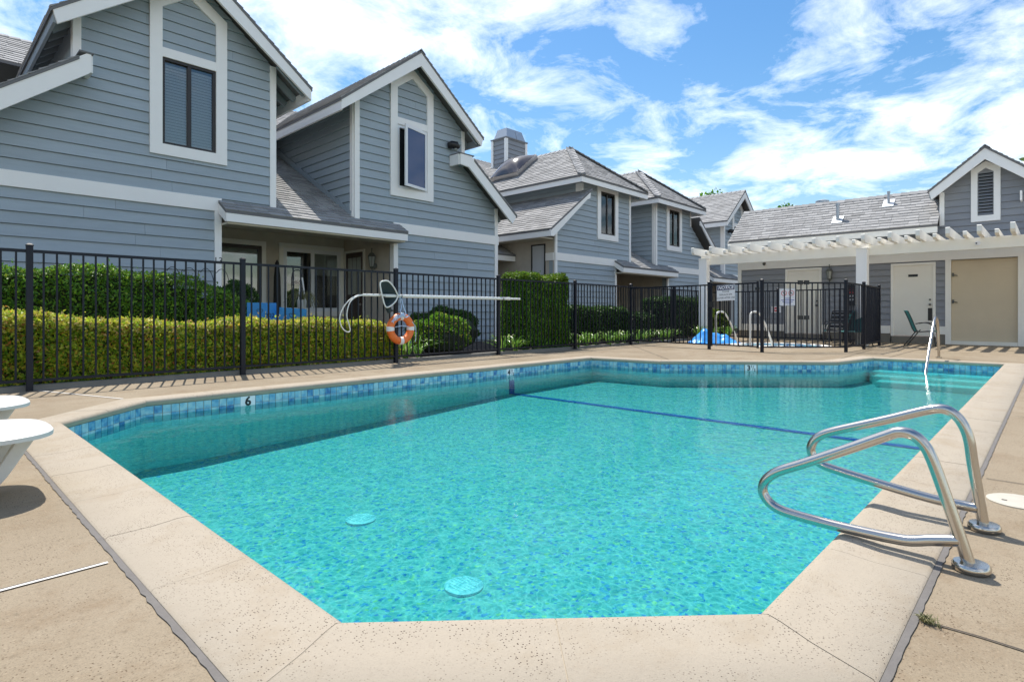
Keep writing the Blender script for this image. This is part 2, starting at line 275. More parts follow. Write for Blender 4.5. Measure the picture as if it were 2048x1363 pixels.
class MB:
    def __init__(s): s.v = []; s.f = []
    def add(s, vs, fs):
        n = len(s.v); s.v += [tuple(v) for v in vs]; s.f += [tuple(i + n for i in f) for f in fs]; return s
    def box(s, x0, x1, y0, y1, z0, z1):
        return s.add([(x0, y0, z0), (x1, y0, z0), (x1, y1, z0), (x0, y1, z0), (x0, y0, z1), (x1, y0, z1), (x1, y1, z1), (x0, y1, z1)],
                     [(0, 3, 2, 1), (4, 5, 6, 7), (0, 1, 5, 4), (1, 2, 6, 5), (2, 3, 7, 6), (3, 0, 4, 7)])
    def sweep(s, A, Bp):
        n = len(A); return s.add(list(A) + list(Bp), [tuple(range(n)), tuple(range(2 * n - 1, n - 1, -1))] + [(i, n + i, n + (i + 1) % n, (i + 1) % n) for i in range(n)])
    def pxz(s, poly, y0, y1): return s.sweep([(a, y0, b) for a, b in poly], [(a, y1, b) for a, b in poly])
    def pyz(s, poly, x0, x1): return s.sweep([(x0, a, b) for a, b in poly], [(x1, a, b) for a, b in poly])
    def pxy(s, poly, z0, z1): return s.sweep([(a, b, z0) for a, b in poly], [(a, b, z1) for a, b in poly])
    def ring_xz(s, out, inn, y0, y1):
        n = len(out)
        for i in range(n):
            j = (i + 1) % n; s.pxz([out[i], out[j], inn[j], inn[i]], y0, y1)
        return s
    def ring_yz(s, out, inn, x0, x1):
        n = len(out)
        for i in range(n):
            j = (i + 1) % n; s.pyz([out[i], out[j], inn[j], inn[i]], x0, x1)
        return s
    def bar(s, p, q, w, h, up=(0, 0, 1)):
        p = Vector(p); q = Vector(q); d = (q - p).normalized(); u = Vector(up); a = d.cross(u)
        if a.length < 1e-4: a = d.cross(Vector((1, 0, 0)))
        a.normalize(); b = a.cross(d); c = [(-1, -1), (1, -1), (1, 1), (-1, 1)]
        return s.sweep([p + a * (w / 2 * i) + b * (h / 2 * j) for i, j in c], [q + a * (w / 2 * i) + b * (h / 2 * j) for i, j in c])
    def tube(s, pts, r, n=10, closed=False, caps=True):
        pts = [Vector(p) for p in pts]; m = len(pts); rr = r if isinstance(r, (list, tuple)) else [r] * m
        a = None; rings = []
        for i, p in enumerate(pts):
            if closed: d = (pts[(i + 1) % m] - pts[i - 1])
            else: d = pts[min(i + 1, m - 1)] - pts[max(i - 1, 0)]
            d.normalize()
            if a is None:
                a = d.cross(Vector((0.123, 0.31, 0.95)));
                if a.length < 0.1: a = d.cross(Vector((1, 0, 0)))
            else: a = a - d * a.dot(d)
            a.normalize(); b = d.cross(a)
            rings.append([p + (a * math.cos(2 * math.pi * k / n) + b * math.sin(2 * math.pi * k / n)) * rr[i] for k in range(n)])
        vs_ = [v for g_ in rings for v in g_]; fs = []
        for i in range(m if closed else m - 1):
            i2 = (i + 1) % m
            fs += [(i * n + k, i * n + (k + 1) % n, i2 * n + (k + 1) % n, i2 * n + k) for k in range(n)]
        if not closed and caps: fs += [tuple(range(n - 1, -1, -1)), tuple((m - 1) * n + k for k in range(n))]
        return s.add(vs_, fs)
    def lathe(s, prof, c, n=20):
        vs_ = []; m = len(prof)
        for r, z in prof: vs_ += [(c[0] + r * math.cos(2 * math.pi * k / n), c[1] + r * math.sin(2 * math.pi * k / n), c[2] + z) for k in range(n)]
        fs = [(i * n + k, i * n + (k + 1) % n, (i + 1) * n + (k + 1) % n, (i + 1) * n + k) for i in range(m - 1) for k in range(n)]
        fs += [tuple(range(n - 1, -1, -1)), tuple((m - 1) * n + k for k in range(n))]
        return s.add(vs_, fs)

def link(name, me, m, parent=None, smooth=False):
    o = bpy.data.objects.new(name, me); COL.objects.link(o)
    if m and len(me.materials) == 0: me.materials.append(MATS[m])
    if parent is not None:
        o.parent = parent
        o.matrix_parent_inverse = Matrix.Translation(-parent.location) if parent.parent is None else Matrix.Identity(4)
    return o
def build(name, mb, m, parent=None, smooth=False, bevel=0.0):
    vs_ = [T(v) for v in mb.v]; fs = mb.f
    if TF['sx'] < 0: fs = [tuple(reversed(f)) for f in fs]
    me = bpy.data.meshes.new(name); me.from_pydata(vs_, [], fs); me.update()
    if bevel > 0:
        bm = bmesh.new(); bm.from_mesh(me); bmesh.ops.remove_doubles(bm, verts=bm.verts, dist=1e-5)
        bmesh.ops.recalc_face_normals(bm, faces=bm.faces)
        es = [e_ for e_ in bm.edges if len(e_.link_faces) == 2 and e_.calc_face_angle(0) > 0.5]
        try: bmesh.ops.bevel(bm, geom=es, offset=bevel, segments=2, affect='EDGES', profile=0.6)
        except Exception: pass
        bm.to_mesh(me); bm.free()
    if smooth:
        for p in me.polygons: p.use_smooth = True
        try: me.set_sharp_from_angle(angle=R(50))
        except Exception: pass
    return link(name, me, m, parent)
def tag(o, label=None, cat=None, group=None, kind=None):
    if label: o['label'] = label
    if cat: o['category'] = cat
    if group: o['group'] = group
    if kind: o['kind'] = kind
    return o
def thing(name, loc, label, cat, group=None):
    o = bpy.data.objects.new(name, None); COL.objects.link(o); o.location = T(loc); o.empty_display_size = 0.2
    return tag(o, label, cat, group)
def text(name, s, size, origin, xdir, ydir, m, parent, shear=0.0, align='CENTER', off=0.002, bold=0.0):
    """flat lettering lying in the plane spanned by xdir, ydir"""
    cu = bpy.data.curves.new(name, 'FONT'); cu.body = s; cu.size = size; cu.align_x = align; cu.align_y = 'CENTER'; cu.shear = shear; cu.offset = bold; cu.resolution_u = 2
    o = bpy.data.objects.new(name, cu); COL.objects.link(o); bpy.context.view_layer.update()
    me = bpy.data.meshes.new_from_object(o.evaluated_get(bpy.context.evaluated_depsgraph_get())); COL.objects.unlink(o); bpy.data.objects.remove(o)
    xd = Vector(xdir).normalized(); yd = Vector(ydir).normalized(); n = xd.cross(yd); og = Vector(origin)
    for v in me.vertices: v.co = Vector(T(og + xd * v.co.x + yd * v.co.y + n * off))
    me.materials.clear(); me.name = name; me.materials.append(MATS[m]); return link(name, me, None, parent)

def clip(poly, a, b, c):
    out = []; n = len(poly)
    for i in range(n):
        p, q = poly[i], poly[(i + 1) % n]; dp = a * p[0] + b * p[1] - c; dq = a * q[0] + b * q[1] - c
        if dp <= 1e-9: out.append(p)
        if (dp < -1e-9 and dq > 1e-9) or (dp > 1e-9 and dq < -1e-9):
            t = dp / (dp - dq); out.append((p[0] + t * (q[0] - p[0]), p[1] + t * (q[1] - p[1])))
    return out
def area(p): return abs(sum(p[i][0] * p[(i + 1) % len(p)][1] - p[(i + 1) % len(p)][0] * p[i][1] for i in range(len(p)))) / 2 if len(p) > 2 else 0

EXP = 0.186
def siding(parent, poly, axis, plane, z0, holes=(), m='siding', e=EXP, core=True, core_t=0.14, core_m=None):
    """lapped boards: each board is a piece of its own, thick at its lower edge; axis says which way the wall faces"""
    d = -1 if axis[1] == '-' else 1
    def P3(u, z, off): return (u, plane + d * off, z) if axis[0] == 'Y' else (plane + d * off, u, z)
    zmin = min(p[1] for p in poly); zmax = max(p[1] for p in poly); k = math.floor((zmin - z0) / e)
    while z0 + k * e < zmax:
        a = z0 + k * e; b_ = a + e - 0.005; k += 1
        band = clip(clip(poly, 0, -1, -a), 0, 1, b_)
        if area(band) < 0.002: continue
        umin = min(p[0] for p in band); umax = max(p[0] for p in band)
        cuts = sorted((h for h in holes if h[3] > a + 0.01 and h[2] < b_ - 0.01 and h[1] > umin and h[0] < umax), key=lambda h: h[0])
        runs = []; cur = umin
        for h in cuts:
            runs.append([(cur, h[0], None)]); 
            if h[3] < b_ or h[2] > a: runs[-1].append((h[0], h[1], h))
            cur = h[1]
        runs.append([(cur, umax, None)])
        if not cuts and umax - umin > 2.6:
            c0 = umin + (umax - umin) * random.uniform(0.25, 0.75); runs = [[(umin, c0 - 0.0015, None)], [(c0 + 0.0015, umax, None)]]
        for run in runs:
            mb = MB()
            for u0, u1, h in run:
                if u1 - u0 < 0.005: continue
                pc = clip(clip(band, -1, 0, -u0), 1, 0, u1)
                pcs = [pc] if h is None else [clip(pc, 0, -1, -h[3]), clip(pc, 0, 1, h[2])]
                for q in pcs:
                    if area(q) < 0.0015: continue
                    fr_ = [P3(u, z, 0.032 - 0.028 * (z - a) / e) for u, z in q]; bk = [P3(u, z, -0.004) for u, z in q]; mb.sweep(fr_, bk)
            if mb.v: build('siding_board', mb, m, parent)
    if core:
        mb = MB(); fr_ = [P3(u, z, -0.085) for u, z in poly]; bk = [P3(u, z, -0.085 - core_t) for u, z in poly]; mb.sweep(fr_, bk); build('wall', mb, core_m or m, parent)

def plane_basis(pts):
    P = [Vector(p) for p in pts]; n = Vector((0, 0, 0))
    for i in range(len(P)): n += P[i].cross(P[(i + 1) % len(P)])
    n.normalize()
    if n.z < 0: n = -n
    u = Vector((0, 0, 1)).cross(n)
    if u.length < 1e-4: u = Vector((1, 0, 0))
    u.normalize(); v = n.cross(u); return n, u, v
def roof_plane(parent, pts, thick=0.055, individual=0, e=0.145, w=0.31, deck='roof_deck', lift=0.0):
    """a sloping deck slab with laid shingles; up to `individual` shingles become pieces, the rest one mesh"""
    n, u, v = plane_basis(pts); o = Vector(pts[0]); P2 = [((Vector(p) - o).dot(u), (Vector(p) - o).dot(v)) for p in pts]
    mb = MB(); mb.sweep([Vector(p) - n * 0.004 for p in pts], [Vector(p) - Vector((0, 0, thick)) for p in pts]); roof = build('roof', mb, deck, parent)
    vmin = min(p[1] for p in P2); vmax = max(p[1] for p in P2); umin = min(p[0] for p in P2); umax = max(p[0] for p in P2)
    row = 0; y = vmin; rest = MB(); cnt = 0
    while y < vmax - 0.01:
        x = umin - random.uniform(0, w)
        while x < umax:
            ww = w * random.uniform(0.75, 1.2); lo = y - 0.02 * random.random() if y > vmin + .01 else y
            q = [(x + 0.003, lo), (x + ww - 0.003, lo), (x + ww - 0.003, y + e), (x + 0.003, y + e)]; x += ww
            m_ = len(P2); ar = sum(P2[i][0] * P2[(i + 1) % m_][1] - P2[(i + 1) % m_][0] * P2[i][1] for i in range(m_)); sg = 1 if ar > 0 else -1
            for i in range(m_):
                a, b_ = P2[i], P2[(i + 1) % m_]; nx, ny = (b_[1] - a[1]) * sg, -(b_[0] - a[0]) * sg; q = clip(q, nx, ny, nx * a[0] + ny * a[1])
                if len(q) < 3: break
            if area(q) < 0.0012: continue
            hb = 0.015 + 0.008 * random.random()
            top = [o + u * a + v * b_ + n * (0.004 + hb * max(0.0, 1 - (b_ - lo) / (e * 1.15))) for a, b_ in q]; bot = [o + u * a + v * b_ for a, b_ in q]
            if cnt < individual: s = MB(); s.sweep(top, bot); build('shingle', s, 'shingle', roof); cnt += 1
            else: rest.sweep(top, bot)
        y += e; row += 1
    if rest.v: tag(build('shingle_field', rest, 'shingle', roof), kind='stuff')
    return roof
def ridge_caps(parent, p, q, d1, d2, step=0.22):
    """row of folded cap shingles along a hip or ridge; d1, d2 run down the two slopes"""
    p = Vector(p); q = Vector(q); L_ = (q - p).length; d = (q - p) / L_; d1 = Vector(d1).normalized() * 0.15; d2 = Vector(d2).normalized() * 0.15
    mb = MB(); k = 0; up = Vector((0, 0, 1))
    while k * step < L_:
        a = p + d * (k * step); b_ = p + d * min(L_, k * step + step * 1.25); k += 1; h0, h1 = 0.05, 0.025
        for s in (d1, d2):
            A = [a + up * h0, a + s + up * (h0 - 0.006), a + s + up * 0.0, a]; Bq = [b_ + up * h1, b_ + s + up * (h1 - 0.006), b_ + s, b_]; mb.sweep(A, Bq)
    return tag(build('ridge_cap', mb, 'shingle', parent), kind='stuff')

# ------------------------------------------------------------------ leaves
def leaf_mesh(name, P, D, S, m, parent, kind='stuff', fold=0.25, asp=0.55, hint=None):
    """P points, D leaf directions, S sizes -> one mesh of folded four-cornered leaves"""
    n = len(P); D = D / np.linalg.norm(D, axis=1, keepdims=True)
    up = rng.normal(size=(n, 3)) * (0.45 if hint is not None else 1.0)
    if hint is not None: up = up + hint
    W = np.cross(D, up); W /= np.linalg.norm(W, axis=1, keepdims=True); Nn = np.cross(W, D); S = S[:, None]
    V = np.empty((n, 4, 3)); V[:, 0] = P; V[:, 1] = P + D * S * 0.5 + W * S * asp * 0.5 + Nn * S * fold * 0.5; V[:, 2] = P + D * S; V[:, 3] = P + D * S * 0.5 - W * S * asp * 0.5 + Nn * S * fold * 0.5
    idx = np.arange(n)[:, None] * 4; F = np.concatenate([idx + np.array([0, 1, 2]), idx + np.array([0, 2, 3])], axis=1).reshape(-1, 3)
    me = bpy.data.meshes.new(name); me.vertices.add(n * 4); me.vertices.foreach_set('co', V.reshape(-1).astype('f4'))
    me.loops.add(F.size); me.loops.foreach_set('vertex_index', F.reshape(-1).astype('i4')); me.polygons.add(len(F)); me.polygons.foreach_set('loop_start', np.arange(0, F.size, 3, dtype='i4')); me.update(calc_edges=True); me.validate()
    o = link(name, me, m, parent); tag(o, kind=kind); return o
def hedge(name, x0, x1, y0, y1, z1, n, size, m, label, new=None, newfrac=0.0, topf=None, bulge=0.05, z0=0.03, rnd=0.12, cat='hedge', group=None):
    c = ((x0 + x1) / 2, y0, 0); t = thing(name, c, label, cat, group)
    topf = topf or (lambda x: z1 + 0 * x)
    aT = (x1 - x0) * (y1 - y0); aF = (x1 - x0) * (z1 - z0); aE = (y1 - y0) * (z1 - z0); tot = aT + 1.6 * aF + 2 * aE
    k = rng.random(n) * tot; X = x0 + (x1 - x0) * rng.random(n); Y = y0 + (y1 - y0) * rng.random(n); Zt = topf(X); Z = z0 + (Zt - z0) * rng.random(n); Nn = np.zeros((n, 3))
    top = k < aT; fr_ = (k >= aT) & (k < aT + 1.25 * aF); bk = (k >= aT + 1.25 * aF) & (k < aT + 1.6 * aF); el = (k >= aT + 1.6 * aF) & (k < aT + 1.6 * aF + aE); er = k >= aT + 1.6 * aF + aE
    Z[top] = Zt[top]; Nn[top, 2] = 1; Y[fr_] = y0; Nn[fr_, 1] = -1; Y[bk] = y1; Nn[bk, 1] = 1; X[el] = x0; Nn[el, 0] = -1; X[er] = x1; Nn[er, 0] = 1
    Zt = topf(X); Z = np.minimum(Z, Zt)
    # rounded edges and a clipped-but-lumpy surface
    def pull(A, a0, a1): 
        d = np.minimum(A - a0, a1 - A); return np.clip(rnd - d, 0, rnd)
    ex = pull(X, x0, x1); ey = pull(Y, y0, y1); ez = np.clip(rnd - (Zt - Z), 0, rnd)
    s = np.sqrt(ex ** 2 + ey ** 2 + ez ** 2); over = np.maximum(0, s - rnd); 
    cx_, cy_ = (x0 + x1) / 2, (y0 + y1) / 2
    X -= np.sign(X - cx_) * ex / np.maximum(s, 1e-6) * over; Y -= np.sign(Y - cy_) * ey / np.maximum(s, 1e-6) * over; Z -= ez / np.maximum(s, 1e-6) * over
    lump = bulge * (np.sin(X * 5.1 + Z * 3.3) * 0.4 + np.sin(X * 11.7 + 1.3 + Y * 7) * 0.3 + np.sin(Z * 13 + X * 3) * 0.3)
    dep = -np.abs(rng.normal(size=n)) * size * 1.1 + lump
    P = np.stack([X, Y, Z], 1) + Nn * dep[:, None]
    D = Nn * 0.45 + rng.normal(size=(n, 3)) * 0.75 + np.array([0, 0, 0.15]); S = size * (0.65 + 0.7 * rng.random(n)); Hn = Nn + np.array([0, 0, 0.55])
    stray = rng.random(n) < 0.007; P[stray] += Nn[stray] * (0.02 + 0.06 * rng.random((stray.sum(), 1))) + np.array([0, 0, 0.02]); D[stray] = Nn[stray] + rng.normal(size=(stray.sum(), 3)) * 0.4
    isnew = np.zeros(n, bool)
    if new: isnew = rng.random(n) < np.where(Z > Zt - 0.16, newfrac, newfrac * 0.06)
    leaf_mesh('foliage', P[~isnew], D[~isnew], S[~isnew], m, t, hint=Hn[~isnew])
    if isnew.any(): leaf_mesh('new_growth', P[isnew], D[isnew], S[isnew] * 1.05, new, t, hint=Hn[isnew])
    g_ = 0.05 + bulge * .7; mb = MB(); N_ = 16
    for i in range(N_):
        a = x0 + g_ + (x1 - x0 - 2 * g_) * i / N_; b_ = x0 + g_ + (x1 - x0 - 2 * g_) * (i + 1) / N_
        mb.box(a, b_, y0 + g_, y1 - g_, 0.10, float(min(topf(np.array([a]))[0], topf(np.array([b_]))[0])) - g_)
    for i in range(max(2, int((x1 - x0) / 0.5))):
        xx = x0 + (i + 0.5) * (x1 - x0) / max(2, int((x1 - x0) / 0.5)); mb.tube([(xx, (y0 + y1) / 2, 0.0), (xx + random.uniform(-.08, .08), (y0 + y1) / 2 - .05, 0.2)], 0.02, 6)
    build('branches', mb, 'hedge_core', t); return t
def bush(name, c, rx, ry, rz, n, size, m, label, new=None, newfrac=0.0, cat='bush', group=None):
    t = thing(name, (c[0], c[1], 0), label, cat, group); d = rng.normal(size=(n, 3)); d /= np.linalg.norm(d, axis=1, keepdims=True); d[:, 2] = np.where(d[:, 2] < -0.5, -d[:, 2], d[:, 2])
    l = 1 + 0.10 * np.sin(d[:, 0] * 7 + 1) * np.sin(d[:, 1] * 6) + 0.08 * np.sin(d[:, 2] * 9 + d[:, 0] * 5); r = l * (1 - np.abs(rng.normal(size=n)) * 0.10)
    P = np.array(c) + d * r[:, None] * np.array([rx, ry, rz]); P[:, 2] = np.maximum(P[:, 2], 0.02)
    D = d * 0.7 + rng.normal(size=(n, 3)) * 0.7 + np.array([0, 0, 0.3]); S = size * (0.65 + 0.7 * rng.random(n)); isn = (rng.random(n) < newfrac) if new else np.zeros(n, bool)
    leaf_mesh('foliage', P[~isn], D[~isn], S[~isn], m, t)
    if isn.any(): leaf_mesh('new_growth', P[isn], D[isn], S[isn], new, t)
    mb = MB(); mb.lathe([(rx * .3, -c[2]), (rx * .72, -rz * .6), (rx * .8, 0), (rx * .55, rz * .55), (0.02, rz * .8)], c, 14); build('branches', mb, 'hedge_core', t); return t
def strap_plant(c, n, h, label, m='leaf_strap', name='strap_leaf_plant', group='strap-leaved plants along the fence', spread=0.35, w=0.035):
    t = thing(name, (c[0], c[1], 0), label, 'plant', group); mb = MB()
    for i in range(n):
        a = random.uniform(0, 2 * math.pi); hh = h * random.uniform(0.6, 1.1); rr = spread * random.uniform(0.4, 1.15); ww = w * random.uniform(0.6, 1.1)
        dx, dy = math.cos(a), math.sin(a); b0 = Vector((c[0] + dx * 0.04 * random.random(), c[1] + dy * 0.04, c[2])); vs_ = []
        for k in range(6):
            s = k / 5; zz = hh * (1.7 * s - 0.95 * s * s * random.uniform(0.85, 1.15)); p = b0 + Vector((dx * rr * s ** 1.3, dy * rr * s ** 1.3, max(zz, -0.0))); wd = ww * (1 - 0.85 * s ** 2.2) / 2; sd = Vector((-dy, dx, 0)) * wd
            vs_ += [p - sd + Vector((0, 0, wd * .5)), p, p + sd + Vector((0, 0, wd * .5))]
        fs = []
        for k in range(5): fs += [(3 * k, 3 * k + 1, 3 * k + 4, 3 * k + 3), (3 * k + 1, 3 * k + 2, 3 * k + 5, 3 * k + 4)]
        mb.add(vs_, fs)
    tag(build('leaf', mb, m, t), kind='stuff'); return t
def tree(c, h, r, n, m, label, group='trees beyond the roofs'):
    t = thing('tree', (c[0], c[1], 0), label, 'tree', group); mb = MB(); top = Vector((c[0], c[1], h * 0.55))
    mb.tube([(c[0], c[1], -0.3), (c[0] + .1, c[1], h * .3), top], [0.3, 0.22, 0.15], 8); P = []; Dl = []
    for i in range(16):
        a = random.uniform(0, 6.28); el = random.uniform(0.15, 1.3); e_ = top + Vector((math.cos(a) * math.cos(el) * r * .8, math.sin(a) * math.cos(el) * r * .8, math.sin(el) * (h * .42))); mb.tube([top - Vector((0, 0, h * .15)), (top + e_) / 2 + Vector((0, 0, .2)), e_], [0.1, 0.06, 0.03], 5)
        for j in range(5):
            cc = np.array(e_) + rng.normal(size=3) * r * 0.22; k = n // 80; q = rng.normal(size=(k, 3)); q /= np.linalg.norm(q, axis=1, keepdims=True); P.append(cc + q * (r * 0.26 * rng.random((k, 1)) ** .4)); Dl.append(q + rng.normal(size=(k, 3)) * .8)
    build('trunk', mb, 'bark', t); P = np.concatenate(P); Dl = np.concatenate(Dl); leaf_mesh('crown', P, Dl, 0.30 * (0.7 + 0.6 * rng.random(len(P))), m, t, asp=0.7); return t

# ================================================================== GROUND, DECK, POOL
POOL = [(0.87, 1.49), (0.87, 5.80), (1.66, 6.61), (9.28, 6.61), (9.42, 5.20), (11.45, 2.80), (13.0, 2.56), (13.0, 0.64), (1.74, 0.64)]
def offset(poly, d):
    n = len(poly); out = []
    for i in range(n):
        p0, p1, p2 = [Vector(poly[k % n]) for k in (i - 1, i, i + 1)]
        a = (p1 - p0).normalized(); b_ = (p2 - p1).normalized(); na = Vector((-a.y, a.x)); nb = Vector((-b_.y, b_.x))
        m_ = (na + nb).normalized(); out.append(tuple(p1 + m_ * (d / max(0.2, m_.dot(na)))))
    return out
CW = 0.33
SPA = (16.35, 5.45); SR = 1.22
def circle(c, r, n=40): return [(c[0] + r * math.cos(2 * math.pi * k / n), c[1] + r * math.sin(2 * math.pi * k / n)) for k in range(n)]
def sheet(name, outer, holes, z, m, parent=None):
    bm = bmesh.new(); es = []
    for lp in [outer] + holes:
        vs_ = [bm.verts.new((x, y, z)) for x, y in lp]; es += [bm.edges.new((vs_[i], vs_[(i + 1) % len(vs_)])) for i in range(len(vs_))]
    bmesh.ops.triangle_fill(bm, edges=es, use_beauty=True, use_dissolve=False)
    for f in bm.faces:
        f.normal_update()
        if f.normal.z < 0: f.normal_flip()
    me = bpy.data.meshes.new(name); bm.to_mesh(me); bm.free(); return link(name, me, m, parent)
DECK = [(-9, -9), (20.3, -9), (20.3, 8.46), (-9, 8.46)]
tag(sheet('ground', [(-900, -900), (900, -900), (900, 900), (-900, 900)], [DECK], -0.03, 'soil'), kind='structure')
deck = tag(sheet('pool_deck', DECK, [offset(POOL, CW - 0.01), circle(SPA, SR + 0.02)], 0.0, 'deck'), kind='structure')
mb = MB(); mb.box(-9, 20.3, 8.46, 8.50, -0.2, -0.002); build('slab_edge', mb, 'deck', deck)
# sealant strip between coping and deck, ragged on its outer side
mb = MB(); i1 = offset(POOL, CW + 0.001); n = len(POOL)
for i in range(n):
    a, b_ = Vector(i1[i]), Vector(i1[(i + 1) % n]); o2 = offset(POOL, CW + 0.021); c_, d_ = Vector(o2[i]), Vector(o2[(i + 1) % n]); k = max(1, int((b_ - a).length / 0.035)); nn = (c_ - a).normalized(); last = None
    for j in range(k):
        j0 = random.uniform(-.004, .004) if last is None else last; last = random.uniform(-.004, .004)
        if j == k - 1: last = 0
        if j == 0: j0 = 0
        p = [a.lerp(b_, j / k), a.lerp(b_, (j + 1) / k), c_.lerp(d_, (j + 1) / k) + nn * last, c_.lerp(d_, j / k) + nn * j0]; mb.add([(q.x, q.y, 0.004) for q in p], [(0, 3, 2, 1)])
build('sealant_strip', mb, 'mastic', deck)
def jline(p, q, w, m, z=0.0045, wob=0.0):
    p = Vector((*p, 0)); q = Vector((*q, 0)); d = (q - p); L_ = d.length; d /= L_; s = Vector((-d.y, d.x, 0)); k = max(1, int(L_ / 0.12)); mb = MB(); prev = 0; vs_ = []
    for j in range(k + 1):
        o_ = random.uniform(-wob, wob); ww = w * random.uniform(0.7, 1.2) if wob else w; c_ = p + d * (L_ * j / k) + s * o_; vs_ += [(c_ - s * ww / 2), (c_ + s * ww / 2)]
    mb.add([(v.x, v.y, z) for v in vs_], [(2 * j, 2 * j + 2, 2 * j + 3, 2 * j + 1) for j in range(k)]); build('deck_joint', mb, m, deck)
jline((-9, 2.47), (0.50, 2.47), 0.014, 'joint_white', 0.0045, 0.0015); jline((-9, 2.484), (0.48, 2.484), 0.008, 'crack', 0.003, 0.002)
jline((-9, 4.75), (0.48, 4.75), 0.014, 'joint_white'); jline((1.05, 8.45), (1.55, 7.02), 0.022, 'joint_white')
for x in (2.04, 4.02): jline((x, 0.27), (x + .03, -9), 0.007, 'crack', 0.004, 0.004)
for x in (6.6, 9.4): jline((x, 0.25), (x, -9), 0.008, 'crack', 0.004, 0.002)
jline((13.35, 2.4), (20.2, 2.4), 0.012, 'crack', 0.004, 0.002); jline((11.2, 6.4), (11.2, 8.45), 0.01, 'crack', 0.004, 0.002); jline((9.8, 5.2), (13.6, 8.4), 0.012, 'crack', 0.004, 0.002); jline((12.0, 3.0), (16.1, 3.2), 0.012, 'crack', 0.004, 0.003)

pool = thing('swimming_pool', (6, 3.5, 0), 'rectangular turquoise swimming pool with cut corners and pale stone coping', 'swimming pool')
def zf(x):
    if x < 2.0: return -0.68
    if x < 6.9: return -0.68 + (x - 2.0) / 4.9 * 0.21
    return -0.47 + 0.04 * min(1, (x - 6.9) / 4)
WP = offset(POOL, 0.022); mb = MB(); xs = [0, 2.0, 6.9, 10.9, 14]
for i in range(4):
    q = clip(clip(WP, -1, 0, -xs[i]), 1, 0, xs[i + 1]); mb.add([(x, y, zf(x)) for x, y in q], [tuple(range(len(q) - 1, -1, -1))])
build('floor', mb, 'plaster', pool)
mb = MB()
for i in range(n):
    a, b_ = WP[i], WP[(i + 1) % n]; mb.add([(*a, -0.05), (*b_, -0.05), (*b_, -1.25), (*a, -1.25)], [(0, 1, 2, 3)])
build('basin_wall', mb, 'wall_plaster', pool)
mb = MB()
for k, (x0, z) in enumerate(((12.62, -0.215), (12.24, -0.27), (11.86, -0.33))): mb.box(x0, 13.02 - 0.002 * k, 0.64 + .002 * k, 2.57 - .12 * k, -0.5, z)
st = build('steps', mb, 'wall_plaster', pool, bevel=0.02)
mb = MB(); mb.add([(6.94, 0.62, zf(6.94) + .006), (7.06, 0.62, zf(7.06) + .006), (7.06, 6.63, zf(7.06) + .006), (6.94, 6.63, zf(6.94) + .006)], [(0, 1, 2, 3)]); mb.box(6.94, 7.06, 6.622, 6.64, -0.5, -0.23); build('floor_stripe', mb, 'stripe_blue', pool)
for c_ in ((2.36, 3.80), (2.20, 2.46)):
    mb = MB(); mb.lathe([(0.115, -0.01), (0.113, 0.010), (0.098, 0.017), (0.03, 0.019)], (c_[0], c_[1], zf(c_[0])), 24); dc = build('drain_cover', mb, 'drain_blue', pool, smooth=True)
    mb = MB()
    for k in range(-3, 4):
        hw = math.sqrt(0.085 ** 2 - (k * 0.024) ** 2); mb.box(c_[0] + k * .024 - .003, c_[0] + k * .024 + .003, c_[1] - hw, c_[1] + hw, zf(c_[0]) + .015, zf(c_[0]) + .0203)
    build('grate', mb, 'blind', dc)
wo_ = tag(sheet('pool_water', offset(POOL, 0.03), [], -0.152, 'water'), kind='structure')
# coping stones
prof = [(0.0, -0.07), (0.0, 0.004), (0.03, 0.012), (0.50, 0.013), (0.78, 0.021), (0.90, 0.021), (0.97, 0.010), (1.0, -0.010), (0.985, -0.035), (0.93, -0.047)]
outer = offset(POOL, CW); mbg = MB()
for i in range(n):
    A0, B0 = Vector(POOL[i]), Vector(POOL[(i + 1) % n]); A1, B1 = Vector(outer[i]), Vector(outer[(i + 1) % n]); d = (B0 - A0).normalized(); L_ = (B0 - A0).length; k = max(1, round(L_ / 0.62)); nrm = Vector((-d.y, d.x))
    for j in range(k):
        def pt(par, s):
            if par == 0: return A1.lerp(A0, s) + d * 0.002
            if par == k: return B1.lerp(B0, s) - d * 0.002
            base = A0 + d * (L_ * par / k); return base + nrm * (CW * (1 - s))
        g0 = 0.0 if j == 0 else 0.0016; g1 = 0.0 if j == k - 1 else -0.0016; dz_ = random.uniform(-.0003, .0009)
        mb = MB(); mb.sweep([(*(pt(j, s) + d * g0), z + dz_) for s, z in prof], [(*(pt(j + 1, s) + d * g1), z + dz_) for s, z in prof])
        build('coping_stone', mb, 'coping', pool, smooth=True)
    mbg.sweep([(*(A1.lerp(A0, s)), z - 0.0006) for s, z in prof], [(*(B1.lerp(B0, s)), z - 0.004) for s, z in prof])
build('grout_bed', mbg, 'grout', pool)
